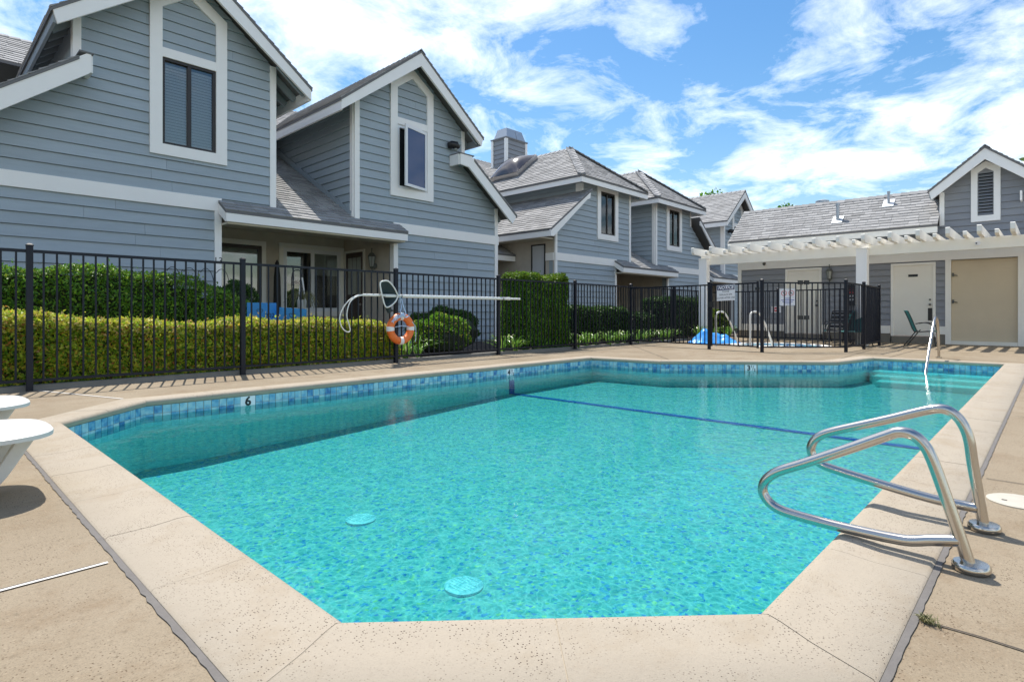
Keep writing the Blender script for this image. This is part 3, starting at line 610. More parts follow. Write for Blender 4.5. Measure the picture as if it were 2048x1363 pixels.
# waterline tiles, two courses
TW = 0.078; tile_me = {}; rest = MB(); ntile = 0
mks = {2: [(2.63, '6')], }
for i, single in ((1, True), (2, True), (6, True), (5, True), (3, False), (4, False), (7, False), (8, False), (0, False)):
    A, B_ = Vector(WP[i]), Vector(WP[(i + 1) % n]); d = (B_ - A).normalized(); L_ = (B_ - A).length; inn = Vector((d.y, -d.x)); k = int(L_ / TW); w = L_ / k
    for j in range(k):
        for r_ in range(2):
            zt = -0.047 - r_ * (TW + 0.004); g_ = 0.003; a = A + d * (j * w + g_); b2 = A + d * ((j + 1) * w - g_); t_ = inn * 0.009
            if i == 2 and (abs((a.x + b2.x) / 2 - 2.66) < 0.09 or abs((a.x + b2.x) / 2 - 6.96) < 0.10): continue
            if i == 4 and abs((j + .5) * w - 1.60) < 0.11: continue
            m_ = MB(); m_.sweep([(*(a + t_), zt), (*(b2 + t_), zt), (*(b2 + t_), zt - TW), (*(a + t_), zt - TW)], [(*a, zt), (*b2, zt), (*b2, zt - TW), (*a, zt - TW)])
            if single and ntile < 300 and i != 5: build('tile', m_, 'tile', pool); ntile += 1
            else: rest.add(m_.v, m_.f)
tag(build('tile_field', rest, 'tile', pool), kind='stuff')
mb = MB()
for i in range(n):
    a, b_ = Vector(offset(POOL, 0.02)[i]), Vector(offset(POOL, 0.02)[(i + 1) % n]); mb.add([(*a, -0.045), (*b_, -0.045), (*b_, -0.212), (*a, -0.212)], [(0, 1, 2, 3)])
build('tile_grout', mb, 'grout', pool)
def marker(p, d, s, w, frac=None):
    d = Vector((*d, 0)).normalized(); inn = Vector((d.y, -d.x, 0)); p = Vector((*p, 0)); a, b_ = p - d * w / 2, p + d * w / 2; t_ = inn * 0.012; mb = MB()
    mb.sweep([(a + t_) + Vector((0, 0, -.047)), (b_ + t_) + Vector((0, 0, -.047)), (b_ + t_) + Vector((0, 0, -.235)), (a + t_) + Vector((0, 0, -.235))], [a + Vector((0, 0, -.047)), b_ + Vector((0, 0, -.047)), b_ + Vector((0, 0, -.235)), a + Vector((0, 0, -.235))])
    t = build('depth_marker', mb, 'sign_white', pool); c_ = p + t_ + Vector((0, 0, -0.107))
    if frac: 
        text('numeral', s, 0.125, c_ - d * 0.035, d, (0, 0, 1), 'ink_black', t, bold=0.004); text('numeral', '1', 0.06, c_ + d * 0.015 + Vector((0, 0, .03)), d, (0, 0, 1), 'ink_black', t, bold=.002); text('numeral', '/', 0.12, c_ + d * 0.04, d, (0, 0, 1), 'ink_black', t); text('numeral', '2', 0.06, c_ + d * 0.068 - Vector((0, 0, .03)), d, (0, 0, 1), 'ink_black', t, bold=.002)
    else: text('numeral', s, 0.14, c_, d, (0, 0, 1), 'ink_black', t, bold=0.005)
marker((2.66, 6.632), (1, 0), '6', 0.16); marker((6.96, 6.632), (1, 0), '4', 0.18, True)
dA, dB = Vector(WP[4]), Vector(WP[5]); dd = (dB - dA).normalized(); marker(tuple(dA + dd * 1.60), tuple(dd), '3', 0.20, True)

# spa
spa = thing('spa', (*SPA, 0), 'small round spa pool inside the black fenced enclosure', 'spa')
mb = MB(); mb.lathe([(SR + .03, -.06), (SR + .03, .012), (SR - .16, .02), (SR - .19, .005), (SR - .19, -.12), (SR - .2, -.6), (0.02, -.62)], (*SPA, 0), 40); build('basin', mb, 'joint_white', spa, smooth=True)
mb = MB()
for k in range(40):
    a0, a1 = 2 * math.pi * k / 40 + .01, 2 * math.pi * (k + 1) / 40 - .01; rr = SR - .188
    mb.sweep([(SPA[0] + rr * math.cos(a), SPA[1] + rr * math.sin(a), z) for a, z in ((a0, -.01), (a1, -.01), (a1, -.15), (a0, -.15))], [(SPA[0] + (rr - .008) * math.cos(a), SPA[1] + (rr - .008) * math.sin(a), z) for a, z in ((a0, -.01), (a1, -.01), (a1, -.15), (a0, -.15))])
tag(build('tile_field', mb, 'tile', spa), kind='stuff')
tag(sheet('spa_water', circle(SPA, SR - .185), [], -0.075, 'spa_water'), kind='structure')

# ================================================================== HOUSES
def rails_frame(mb, x0, x1, z0, z1, t, y0, y1):
    mb.box(x0, x1, y0, y1, z0, z0 + t); mb.box(x0, x1, y0, y1, z1 - t, z1); mb.box(x0, x0 + t, y0, y1, z0 + t, z1 - t); mb.box(x1 - t, x1, y0, y1, z0 + t, z1 - t)
def slider_window(parent, x0, x1, z0, z1, Y, blinds='blind', bars=True, frame='window_bronze'):
    """two-pane sliding window in a wall facing -Y: frame, panes, and a blind or curtain behind"""
    mb = MB(); rails_frame(mb, x0, x1, z0, z1, 0.045, Y - 0.02, Y + 0.05); w = build('window_frame', mb, frame, parent); xm = (x0 + x1) / 2
    mb = MB(); mb.box(xm - .03, xm + .03, Y - .012, Y + .045, z0 + .045, z1 - .045); build('mullion', mb, frame, w)
    for a, b_, yy in ((x0 + .045, xm - .03, Y + .012), (xm + .03, x1 - .045, Y + .026)):
        mb = MB(); mb.box(a, b_, yy, yy + .006, z0 + .045, z1 - .045); build('pane', mb, 'glass', w)
    if blinds == 'blind':
        k = int((z1 - z0 - .1) / 0.052)
        for j in range(k):
            zz = z0 + .055 + j * .052; mb = MB(); mb.add([(x0 + .05, Y + .036, zz), (x1 - .05, Y + .036, zz), (x1 - .05, Y + .064, zz + .055), (x0 + .05, Y + .064, zz + .055)], [(0, 1, 2, 3)]); build('blind_slat', mb, 'blind', w)
    elif blinds == 'half':
        mb = MB(); mb.box(x0 + .05, x0 + .05 + (x1 - x0) * .4, Y + .06, Y + .065, z0 + .05, z1 - .05); build('shade', mb, 'dark_room', w); mb = MB()
        for j in range(6):
            a = xm + .04 + j * (x1 - xm - .1) / 6; mb.box(a, a + (x1 - xm - .1) / 6 * .85, Y + .055 + .006 * (j % 2), Y + .062 + .006 * (j % 2), z0 + .05, z1 - .05)
        build('curtain', mb, 'curtain', w)
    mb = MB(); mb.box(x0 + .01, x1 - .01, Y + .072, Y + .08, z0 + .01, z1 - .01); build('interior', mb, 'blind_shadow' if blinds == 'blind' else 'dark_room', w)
    return w
YF, YR = 11.2, 10.8            # facade plane, bargeboard plane
def rafters(parent, x0, z0, x1, z1, ys):
    for y in ys:
        mb = MB(); mb.bar((x0, y, z0), (x1, y, z1), 0.05, 0.13); build('rafter', mb, 'eave_board', parent)

def gable_house(label, window, back=True, porch_side=True):
    t = thing('gable_house', (9, YF, 0), label, 'house', 'townhouses along the pool')
    # lower wall and band
    siding(t, [(7.86, 0.0), (11.2, 0.0), (11.2, 2.77), (7.86, 2.77)], 'Y-', YF, 2.77 - 15 * EXP)
    mb = MB(); mb.box(7.80, 11.26, YF - .045, YF + .02, 2.75, 2.99); build('band_trim', mb, 'trim', t, bevel=.004)
    mb = MB(); mb.box(7.80, 7.92, YF - .04, YF + .02, 0.0, 2.75); mb.box(7.80, 7.84, YF + .021, YF + .12, 0, 2.75); build('corner_trim', mb, 'trim', t)
    mb = MB(); mb.box(11.12, 11.23, YF - .04, YF + .02, 0.0, 2.749); mb.box(11.12, 11.23, YF - .04, YF + .02, 2.991, 3.74); mb.box(11.19, 11.228, YF + .021, YF + .12, 0, 3.7); build('corner_trim', mb, 'trim', t)
    # upper wall
    up = [(6.8, 2.95), (11.2, 2.95), (11.2, 3.72), (9.98, 4.66), (9.98, 5.56), (8.31, 6.90), (6.8, 5.68)]
    ho = [(7.90, 8.77, 3.80, 5.36)]
    siding(t, up, 'Y-', YF, 2.99, ho)
    mb = MB(); mb.box(6.78, 6.90, YF - .04, YF + .02, 2.93, 5.72); mb.box(6.755, 6.81, YF + .021, YF + .13, 2.96, 5.7); build('corner_trim', mb, 'trim', t)
    mb = MB(); mb.box(9.90, 10.01, YF - .04, YF + .02, 4.72, 5.58); mb.box(9.975, 10.012, YF + .021, YF + .12, 4.72, 5.5); build('corner_trim', mb, 'trim', t)
    # tall pointed window surround
    out = [(7.71, 3.61), (8.96, 3.61), (8.96, 6.25), (8.335, 6.70), (7.71, 6.25)]; inn = [(7.90, 3.80), (8.77, 3.80), (8.77, 6.155), (8.335, 6.468), (7.90, 6.155)]
    mb = MB(); mb.ring_xz(out, inn, YF - .06, YF + .015); mb.box(7.90, 8.77, YF - .055, YF + .015, 5.30, 5.46); wt_ = build('window_trim', mb, 'trim', t)
    if window == 'slider': slider_window(t, 7.90, 8.77, 3.80, 5.30, YF - .005)
    else:
        mb = MB(); rails_frame(mb, 7.90, 8.77, 3.80, 5.30, 0.07, YF - .03, YF + .06); w = build('window_frame', mb, 'vinyl', t)
        mb = MB(); mb.box(7.965, 8.70, YF + .05, YF + .056, 3.87, 5.23); build('interior', mb, 'dark_room', w)
        mb = MB(); mb.box(8.50, 8.55, YF - .0, YF + .045, 3.87, 5.23); mb.box(8.60, 8.63, YF - .0, YF + .045, 3.87, 5.23); build('mullion', mb, 'vinyl', w)
        a = R(15); ca, sa = math.cos(a), math.sin(a); hx, hy = 8.74, YF - .05
        def sp_(u, v, z): return (hx - u * ca + v * sa, hy - u * sa - v * ca, z)
        def sbox(mb, u0, u1, v0, v1, z0, z1): mb.sweep([sp_(u, v, z0) for u, v in ((u0, v0), (u1, v0), (u1, v1), (u0, v1))], [sp_(u, v, z1) for u, v in ((u0, v0), (u1, v0), (u1, v1), (u0, v1))])
        mb = MB(); W_ = .80
        sbox(mb, 0, W_, -.02, .02, 3.84, 3.90); sbox(mb, 0, W_, -.02, .02, 5.20, 5.27); sbox(mb, 0, .06, -.02, .02, 3.90, 5.20); sbox(mb, W_ - .07, W_, -.02, .02, 3.90, 5.20); s_ = build('sash', mb, 'vinyl', w)
        mb = MB(); sbox(mb, .06, W_ - .07, -.004, .004, 3.90, 5.20); build('pane', mb, 'glass_sky', s_)
    # roofs
    ra, rz, rs = 8.31, 7.02, 0.795; zl = rz - rs * (ra - 6.22); zr = rz - rs * (10.33 - ra); yb = 18.4
    roof_plane(t, [(6.22, YR - .03, zl), (ra, YR - .03, rz), (ra, yb, rz), (6.22, yb, zl)]); roof_plane(t, [(ra, YR - .03, rz), (10.33, YR - .03, zr), (10.33, yb, zr), (ra, yb, rz)])
    ridge_caps(t, (ra, YR - .03, rz), (ra, yb, rz), (-1, 0, -rs), (1, 0, -rs))
    roof_plane(t, [(9.99, YR - .03, 4.80), (11.60, YR - .03, 3.55), (11.60, 16, 3.55), (9.99, 16, 4.80)])
    d_ = .035
    mb = MB(); mb.pxz([(ra, rz - .02), (6.24, zl - .02), (6.24, zl - .24), (ra, rz - .36)], YR - .02, YR + .03); build('barge_board', mb, 'trim', t)
    mb = MB(); mb.pxz([(ra + .001, rz - .02), (ra + .001, rz - .36), (10.25, zr - .22), (10.31, zr - .02)], YR - .02, YR + .03); build('barge_board', mb, 'trim', t)
    rx = 9.53 if window != 'slider' else 9.84; mb = MB(); mb.pxz([(rx, 4.86), (9.90, 4.86), (11.58, 3.54), (11.42, 3.32), (max(9.82, rx + .02), 4.57), (rx, 4.60)], YR - .02, YR + .03); mb.box(rx - .03, rx + .03, YR + .031, YF - .03, 4.60, 4.86); build('barge_board', mb, 'trim', t)
    mb = MB(); mb.add([(rx - .03, YR - .03, 4.865), (9.99, YR - .03, 4.865), (9.99, YF - .03, 4.865), (rx - .03, YF - .03, 4.865), (rx - .03, YR - .03, 4.89), (9.99, YR - .03, 4.89), (9.99, YF - .03, 4.89), (rx - .03, YF - .03, 4.89)], [(0, 1, 5, 4), (1, 2, 6, 5), (3, 0, 4, 7), (4, 5, 6, 7), (0, 3, 2, 1)]); build('flashing', mb, 'roof_deck', t)
    mb = MB(); mb.box(6.235, 6.285, YR + .031, yb, zl - .24, zl - .03); build('fascia', mb, 'trim', t)
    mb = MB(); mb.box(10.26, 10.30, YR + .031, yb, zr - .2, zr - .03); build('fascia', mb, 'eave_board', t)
    ys = [YR + .15 + .42 * k for k in range(8)]
    rafters(t, 9.95, rz - rs * (9.95 - ra) - .16, 10.26, rz - rs * (10.26 - ra) - .16, ys); rafters(t, 6.84, rz - rs * (ra - 6.84) - .16, 6.30, rz - rs * (ra - 6.30) - .16, ys); rafters(t, 11.2, 3.70, 11.52, 3.46, ys)
    # side wall over the porch roof, outer walls, rear roof
    siding(t, [(YF + .06, 2.93), (16.5, 5.85), (16.5, zl + .4), (YF + .06, zl + .4)], 'X-', 6.8, 2.99)
    mb = MB(); mb.bar((6.762, YF + .1, 3.05), (6.762, 16.2, 3.05 + .56 * 5), 0.02, 0.16); build('step_flashing', mb, 'siding', t)
    mb = MB(); mb.box(9.86, 9.98, YF + .12, 18, 4.6, 5.5); mb.box(11.08, 11.2, YF + .12, 16, 0, 3.6); mb.box(7.0, 11.0, 17.9, 18.0, 0, 6.2); build('side_wall', mb, 'siding', t)
    if back:
        roof_plane(t, [(5.905, 16.3, 6.27), (18.6, 16.3, 6.27), (18.6, 18.5, 7.59), (5.905, 18.5, 7.59)], w=.6, e=.2); mb = MB(); mb.box(5.92, 18.5, 18.3, 18.5, 0, 7.3); build('rear_wall', mb, 'siding', t)
        ridge_caps(t, (5.905, 18.5, 7.59), (18.6, 18.5, 7.59), (0, -1, -.6), (0, 1, -.6))
    return t

def hip_house(label, left_visible):
    t = thing('hip_house', (16, YF, 0), label, 'house', 'townhouses along the pool'); dz = 0.0
    siding(t, [(13.76, -0.02), (17.1, -0.02), (17.1, 2.52), (13.76, 2.52)], 'Y-', YF, 2.52 - 14 * EXP)
    mb = MB(); mb.box(13.74, 17.14, YF - .045, YF + .02, 2.50, 2.74); mb.box(13.725, 13.755, YF + .021, YF + .35, 2.50, 2.74); build('band_trim', mb, 'trim', t)
    mb = MB(); mb.box(13.74, 13.84, YF - .04, YF + .02, 0, 2.499); mb.box(13.74, 13.84, YF - .04, YF + .02, 2.741, 3.62); build('corner_trim', mb, 'trim', t)
    mb = MB(); mb.box(17.04, 17.14, YF - .04, YF + .02, 0, 2.499); build('corner_trim', mb, 'trim', t)
    up = [(13.78, 2.72), (18.05, 2.72), (18.05, 5.12), (15.13, 5.12), (15.13, 4.55), (13.78, 3.60)]
    siding(t, up, 'Y-', YF, 2.74, [(16.16, 17.03, 3.55, 5.01)])
    mb = MB(); mb.box(17.96, 18.07, YF - .04, YF + .02, 2.70, 5.10); mb.box(18.04, 18.098, YF + .021, YF + .12, 2.75, 5.1); build('corner_trim', mb, 'trim', t)
    mb = MB(); mb.box(15.11, 15.19, YF - .04, YF + .02, 4.5, 5.1); mb.box(15.085, 15.14, YF + .021, YF + .2, 4.5, 5.1); build('corner_trim', mb, 'trim', t)
    mb = MB(); mb.ring_xz([(15.97, 3.36), (17.22, 3.36), (17.22, 5.14), (15.97, 5.14)], [(16.16, 3.55), (17.03, 3.55), (17.03, 4.99), (16.16, 4.99)], YF - .06, YF + .015); build('window_trim', mb, 'trim', t)
    slider_window(t, 16.16, 17.03, 3.55, 4.99, YF - .005, 'half')
    # hip roof
    ex0, ex1, ey, ez = 14.55, 18.60, YR - .04, 5.21; ax, ay, az = 16.6, 12.82, 6.83; yb = 18.3
    roof_plane(t, [(ex0, ey, ez), (ax, ay, az), (ax, yb, az), (ex0, yb, ez)]); roof_plane(t, [(ex0, ey, ez), (ex1, ey, ez), (ax, ay, az)]); roof_plane(t, [(ex1, ey, ez), (ex1, yb, ez), (ax, yb, az), (ax, ay, az)])
    ridge_caps(t, (ax, ay, az), (ax, yb, az), (-1, 0, -.8), (1, 0, -.8)); ridge_caps(t, (ex0, ey, ez), (ax, ay, az), (-.3, .7, .3), (.7, -.3, .3) ); ridge_caps(t, (ex1, ey, ez), (ax, ay, az), (.3, .7, .3), (-.7, -.3, .3))
    mb = MB(); mb.box(ex0 + .02, ex1 - .02, ey + .01, ey + .05, ez - .21, ez - .015); build('fascia', mb, 'trim', t)
    mb = MB(); mb.box(ex0 + .02, ex0 + .06, ey + .051, yb, ez - .21, ez - .015); build('fascia', mb, 'trim', t)
    mb = MB(); mb.box(ex1 - .06, ex1 - .02, ey + .051, yb, ez - .21, ez - .015); build('fascia', mb, 'trim', t)
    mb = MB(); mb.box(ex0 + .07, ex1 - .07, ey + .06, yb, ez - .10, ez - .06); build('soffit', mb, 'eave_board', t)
    rafters(t, 18.0, ez - .02, 18.5, ez - .14, [YR + .3 + .45 * k for k in range(5)])
    # lower side roof
    roof_plane(t, [(13.06, YR - .03, 3.37), (15.14, YR - .03, 4.85), (15.14, 16.5, 4.85), (13.06, 16.5, 3.37)], individual=280 if left_visible else 0)
    mb = MB(); mb.pxz([(13.06, 3.34), (15.0, 4.72), (15.06, 4.70), (15.04, 4.54), (14.86, 4.46), (13.2, 3.15), (13.06, 3.15)], YR - .02, YR + .03); build('barge_board', mb, 'trim', t)
    mb = MB(); mb.box(13.07, 13.11, YR + .031, 16.5, 3.15, 3.345); build('fascia', mb, 'trim', t)
    mb = MB(); mb.box(13.12, 13.76, YF + .04, 16.5, 3.14, 3.18); build('soffit', mb, 'soffit', t)
    siding(t, [(YF + .06, 4.5), (16.5, 4.5), (16.5, 5.12), (YF + .06, 5.12)], 'X-', 15.13, 2.74)
    # stucco flank with its narrow window
    mb = MB(); mb.box(13.77, 13.9, YF + .03, 16.5, -.05, 3.4); fl = build('side_wall', mb, 'stucco', t)
    mb = MB(); mb.ring_yz([(11.58, 1.35), (12.16, 1.35), (12.16, 3.04), (11.58, 3.04)], [(11.62, 1.39), (12.12, 1.39), (12.12, 3.0), (11.62, 3.0)], 13.74, 13.772); w = build('window_frame', mb, 'window_bronze', t)
    mb = MB(); mb.box(13.762, 13.768, 11.62, 12.12, 1.39, 3.0); build('pane', mb, 'curtain', w)
    siding(t, [(YF + .06, 2.43), (16.3, 5.1), (16.3, 5.12), (YF + .06, 5.12)], 'X+', 18.05, 2.74)
    mb = MB(); mb.box(13.9, 18.0, 18.0, 18.1, 0, 5.2); build('rear_wall', mb, 'siding', t)
    return t

def porch(t, x0=3.95, x1=7.95, n0=5.06, n1=6.76, ind=0, detail=True, ye=10.8, yw=11.2):
    """recessed entry between two houses: shed roof running back between them, stucco walls, windows and door"""
    k = 0.556; ze = 2.735; zw = ze + k * (yw - ye)
    roof_plane(t, [(x0, ye, ze), (x1, ye, ze), (x1, yw - .03, zw), (x0, yw - .03, zw)], thick=.05, individual=ind)
    roof_plane(t, [(n0, yw - .03, zw), (n1, yw - .03, zw), (n1, 17, zw + k * (17 - yw)), (n0, 17, zw + k * (17 - yw))], thick=.05, individual=ind)
    mb = MB(); mb.box(x0 + .01, x1 - .01, ye + .005, ye + .045, ze - .20, ze - .012); build('fascia', mb, 'trim', t)
    for x in (x0 + .005, x1 - .045):
        mb = MB(); mb.pyz([(ye + .046, ze - .2), (ye + .046, ze - .015), (yw - .05, zw - .02), (yw - .05, zw - .24)], x, x + .04); build('fascia', mb, 'trim', t)
    mb = MB(); mb.box(x0 + .05, x1 - .05, ye + .05, yw + .1, 2.50, 2.535); mb.box(x0, x1, yw + .1, 13.46, 2.78, 2.82); mb.box(x0 + .06, x1 - .16, yw + .06, yw + .12, 2.536, 2.79); build('soffit', mb, 'soffit', t)
    YB = 13.46; mb = MB(); mb.box(x0 - .1, x1 - .09, YB, YB + .15, 0, 2.79); mb.box(x1 - .09, x1 + .05, yw + .13, YB + .15, 0, 2.79); mb.box(x0 - .15, x0 - .02, yw + .13, YB - .001, 0, 2.79); build('porch_wall', mb, 'stucco', t)
    mb = MB(); mb.box(x0 + .0, x1 - .1, ye + .1, YB - .002, -.1, 0.10); build('porch_slab', mb, 'concrete', t)
    xs_ = x1 - 7.95
    # bronze window
    a, b_ = 4.25 + xs_, 5.71 + xs_; mb = MB(); mb.ring_xz([(a - .1, .75), (b_ + .1, .75), (b_ + .1, 2.55), (a - .1, 2.55)], [(a, .85), (b_, .85), (b_, 2.44), (a, 2.44)], YB - .04, YB - .001); build('window_trim', mb, 'trim_cream', t)
    mb = MB(); mb.ring_xz([(a, .85), (b_, .85), (b_, 2.44), (a, 2.44)], [(a + .09, .94), (b_ - .09, .94), (b_ - .09, 2.35), (a + .09, 2.35)], YB - .03, YB - .002); w = build('window_frame', mb, 'window_bronze', t); mb = MB(); mb.box(a + .09, b_ - .09, YB - .012, YB - .006, .94, 2.35); build('pane', mb, 'glass', w); mb = MB(); mb.box(a + .09, b_ - .09, YB - .0055, YB - .001, .94, 2.35); build('shade', mb, 'lamp_glass', w)
    if not detail: return
    # white slider
    a, b_ = 6.22, 7.74; mb = MB(); mb.ring_xz([(a - .1, .80), (b_ + .09, .80), (b_ + .09, 2.56), (a - .1, 2.56)], [(a, .92), (b_, .92), (b_, 2.45), (a, 2.45)], YB - .045, YB - .001); build('window_trim', mb, 'trim_cream', t)
    mb = MB(); mb.ring_xz([(a, .92), (b_, .92), (b_, 2.45), (a, 2.45)], [(a + .09, 1.01), (b_ - .09, 1.01), (b_ - .09, 2.36), (a + .09, 2.36)], YB - .035, YB - .002); mb.box(6.93, 7.02, YB - .034, YB - .003, 1.01, 2.36); w = build('window_frame', mb, 'vinyl', t)
    for x0_, x1_ in ((a + .09, 6.93), (7.02, b_ - .09)): mb = MB(); mb.box(x0_, x1_, YB - .016, YB - .010, 1.01, 2.36); build('pane', mb, 'glass', w)
    mb = MB(); mb.box(a + .09, 6.93, YB - .0085, YB - .003, 1.01, 2.36); mb.box(7.02, b_ - .09, YB - .0085, YB - .003, 1.01, 1.82); build('interior', mb, 'dark_room', w)
    mb = MB(); mb.box(7.02, b_ - .09, YB - .009, YB - .003, 1.821, 2.36); build('shade', mb, 'lamp_glass', w)
    # door in the side wall
    XW = x1 - .09; mb = MB(); mb.ring_yz([(12.46, .1), (13.39, .1), (13.39, 2.47), (12.46, 2.47)], [(12.52, .1), (13.33, .1), (13.33, 2.41), (12.52, 2.41)], XW - .035, XW + .01); build('door_trim', mb, 'trim_cream', t)
    mb = MB(); mb.box(XW - .02, XW - .001, 12.52, 13.33, .1, 2.41); dr = build('door', mb, 'door_brown', t)
    for q in range(3): mb = MB(); mb.box(XW - .026, XW - .021, 12.62 + q * .21, 12.80 + q * .21, 1.35, 2.28); build('pane', mb, 'lamp_glass', dr)
    mb = MB(); mb.lathe([(.03, -.03), (.035, 0), (.02, .03)], (XW - .06, 12.6, 1.1), 10); build('knob', mb, 'steel_dull', dr)

setT(-1, 11.81, 0, HS); H1 = gable_house('nearest blue-grey gabled house with tall bronze window, left of the porch', 'slider')
setT(1, 0, 0, HS); H2 = gable_house('blue-grey gabled house right of the porch with an open white casement', 'casement')
porch(H2, ind=170)
setT(1, 0, 0, HS); H3 = hip_house('hipped-roof blue-grey house with skylight dome, behind the tall block hedge', True)
setT(-1, 37.93, 0, HS); H4 = hip_house('farther hipped-roof blue-grey house, just left of the white pergola', False)
setT(1, 13.05, -0.25, HS); porch(H4, detail=False)
setT(1, 19.35, -0.30, HS); H5 = gable_house('farthest gabled blue-grey house rising behind the pergola and pool house roof', 'slider', back=False)
setT(1, 19.35, -0.30, HS); porch(H5, x0=4.9, detail=False)
setT(s=HS)
# entry recess between the second and third houses
roof_plane(H2, [(11.24, 12.85, 2.77), (13.76, 12.85, 2.77), (13.76, 15.5, 4.2), (11.24, 15.5, 4.2)], thick=.05)
mb = MB(); mb.box(11.25, 13.755, 12.86, 12.90, 2.56, 2.755); build('fascia', mb, 'trim', H2)
mb = MB(); mb.box(11.24, 13.76, 14.9, 15.05, -.02, 2.9); build('porch_wall', mb, 'stucco', H2); mb = MB(); mb.box(11.25, 13.75, 12.91, 14.89, 2.56, 2.6); build('soffit', mb, 'soffit', H2)
mb = MB(); mb.box(12.3, 13.5, 14.86, 14.9, 0, 2.2); build('door', mb, 'door_brown', H2); mb = MB(); mb.ring_xz([(12.2, 0), (13.6, 0), (13.6, 2.3), (12.2, 2.3)], [(12.3, 0), (13.5, 0), (13.5, 2.2), (12.3, 2.2)], 14.84, 14.899); build('door_trim', mb, 'trim', H2)
text('house_number', '13', 0.17, (3.95, YF - .041, 1.84), (1, 0, 0), (0, 0, 1), 'ink_black', H1)

# chimney on the ridge of the third house
ch = thing('chimney', (17.1, 16.3, 6.8), 'blue-grey boarded chimney with flat metal shroud on the hipped roof', 'chimney')
siding(ch, [(16.58, 6.0), (17.74, 6.0), (17.74, 7.9), (16.58, 7.9)], 'Y-', 16.0, 6.0, m='siding_grey', core_t=.5); siding(ch, [(16.0, 6.0), (16.75, 6.0), (16.75, 7.9), (16.0, 7.9)], 'X-', 16.58, 6.0, m='siding_grey', core_t=.9)
for x, y in ((16.58, 16.0), (17.74, 16.0), (16.58, 16.75)): mb = MB(); mb.box(x - .06, x + .06, y - .045, y + .06, 6.0, 7.88); build('corner_trim', mb, 'trim', ch)
mb = MB(); mb.box(16.50, 17.82, 15.93, 16.83, 7.90, 7.94); build('cap_flashing', mb, 'siding_grey', ch)
for a, b_ in ((16.60, 17.20), (17.22, 17.74)):
    mb = MB(); z0, z1 = 7.941, 8.36; mb.sweep([(a, 16.0, z0), (b_, 16.0, z0), (b_, 16.75, z0), (a, 16.75, z0)], [(a + .12 * (a < 17), 16.12, z1), (b_ - .12 * (b_ > 17.5), 16.12, z1), (b_ - .12 * (b_ > 17.5), 16.63, z1), (a + .12 * (a < 17), 16.63, z1)]); build('shroud', mb, 'plug_grey', ch)

# skylight on the left slope of the third house
sk = thing('skylight', (15.9, 15, 6.3), 'dark domed skylight on the hipped grey roof', 'skylight')
def slp(u, y, h_): return Vector((15.32 + u * .781 - h_ * .625, y, 5.21 + .8 * (15.32 - 14.55) + u * .625 + h_ * .781))
U = 1.38; y0_, y1_ = 14.15, 15.55; mb = MB()
for (ua, ub, ya, yb_) in ((0, U, y0_, y0_ + .06), (0, U, y1_ - .06, y1_), (0, .06, y0_ + .06, y1_ - .06), (U - .06, U, y0_ + .06, y1_ - .06)):
    q = [(ua, ya), (ub, ya), (ub, yb_), (ua, yb_)]; mb.sweep([slp(a, b_, -.03) for a, b_ in q], [slp(a, b_, .18) for a, b_ in q])
build('curb', mb, 'steel_dull', sk); mb = MB(); N_ = 12; vs_ = []; fs = []
for i in range(N_ + 1):
    for j in range(N_ + 1):
        a, b_ = i / N_, j / N_; hh = .19 + .27 * max(0, 16 * a * (1 - a) * b_ * (1 - b_)) ** .75; vs_.append(slp(.01 + (U - .02) * a, y0_ + .01 + (y1_ - y0_ - .02) * b_, hh))
for i in range(N_):
    for j in range(N_): fs.append((i * (N_ + 1) + j, (i + 1) * (N_ + 1) + j, (i + 1) * (N_ + 1) + j + 1, i * (N_ + 1) + j + 1))
mb.add(vs_, fs); build('dome', mb, 'dome', sk, smooth=True)

# flood lights on the gables
def flood(x, z, label, dx=0, dz=0):
    t = thing('flood_light', (x + dx, YF, z + dz), label, 'light', 'flood lights on the gables'); x += dx; z += dz
    mb = MB(); mb.lathe([(.05, -.02), (.05, .02)], (x, YF - .06, z), 12); mb.box(x - .05, x + .05, YF - .08, YF - .025, z - .05, z + .05); build('mount', mb, 'black_metal', t)
    mb = MB(); mb.tube([(x - .06, YF - .06, z + .02), (x - .02, YF - .14, z + .03), (x + .08, YF - .20, z + .01), (x + .17, YF - .22, z - .03)], [.07, .09, .10, .03], 12); build('hood', mb, 'black_metal', t, smooth=True)
    mb = MB(); mb.lathe([(.03, -.05), (.055, -.02), (.03, .02)], (x + .06, YF - .2, z - .08), 10); build('bulb', mb, 'lamp_glass', t, smooth=True)
flood(9.50, 5.10, 'black flood light on the gable beside the open casement'); flood(9.50, 5.10, 'small black flood light on the farthest gable', 19.35 - 2.2, -.42)
setT()

# ================================================================== POOL HOUSE AND PERGOLA
XP = 20.2
ph = thing('pool_house', (XP, 3, 0), 'low grey boarded pool house with louvred gable behind the pergola', 'building')
low = [(-3.0, 0.50), (8.1, 0.50), (8.1, 3.34), (-3.0, 3.34)]
holes = [(5.45, 6.51, 0.0, 2.31), (2.49, 3.53, 0.0, 2.30), (0.70, 2.13, 0.0, 2.36)]
siding(ph, low, 'X-', XP, 0.50, holes, m='siding_grey'); siding(ph, [(0.38, 3.34), (2.34, 3.34), (2.34, 4.30), (1.36, 5.08), (0.38, 4.30)], 'X-', XP, 0.50 + 15 * EXP, [(1.22, 1.52, 3.57, 4.68)], m='siding_grey')
for a, b_ in ((6.55, 8.1), (3.57, 5.41), (2.25, 2.45), (-3, .58)):
    mb = MB(); mb.box(XP - .035, XP, a, b_, .27, .497); build('skirt_trim', mb, 'trim_cream', ph); mb = MB(); mb.box(XP - .012, XP + .2, a, b_, -.05, .268); build('foundation', mb, 'foundation', ph)
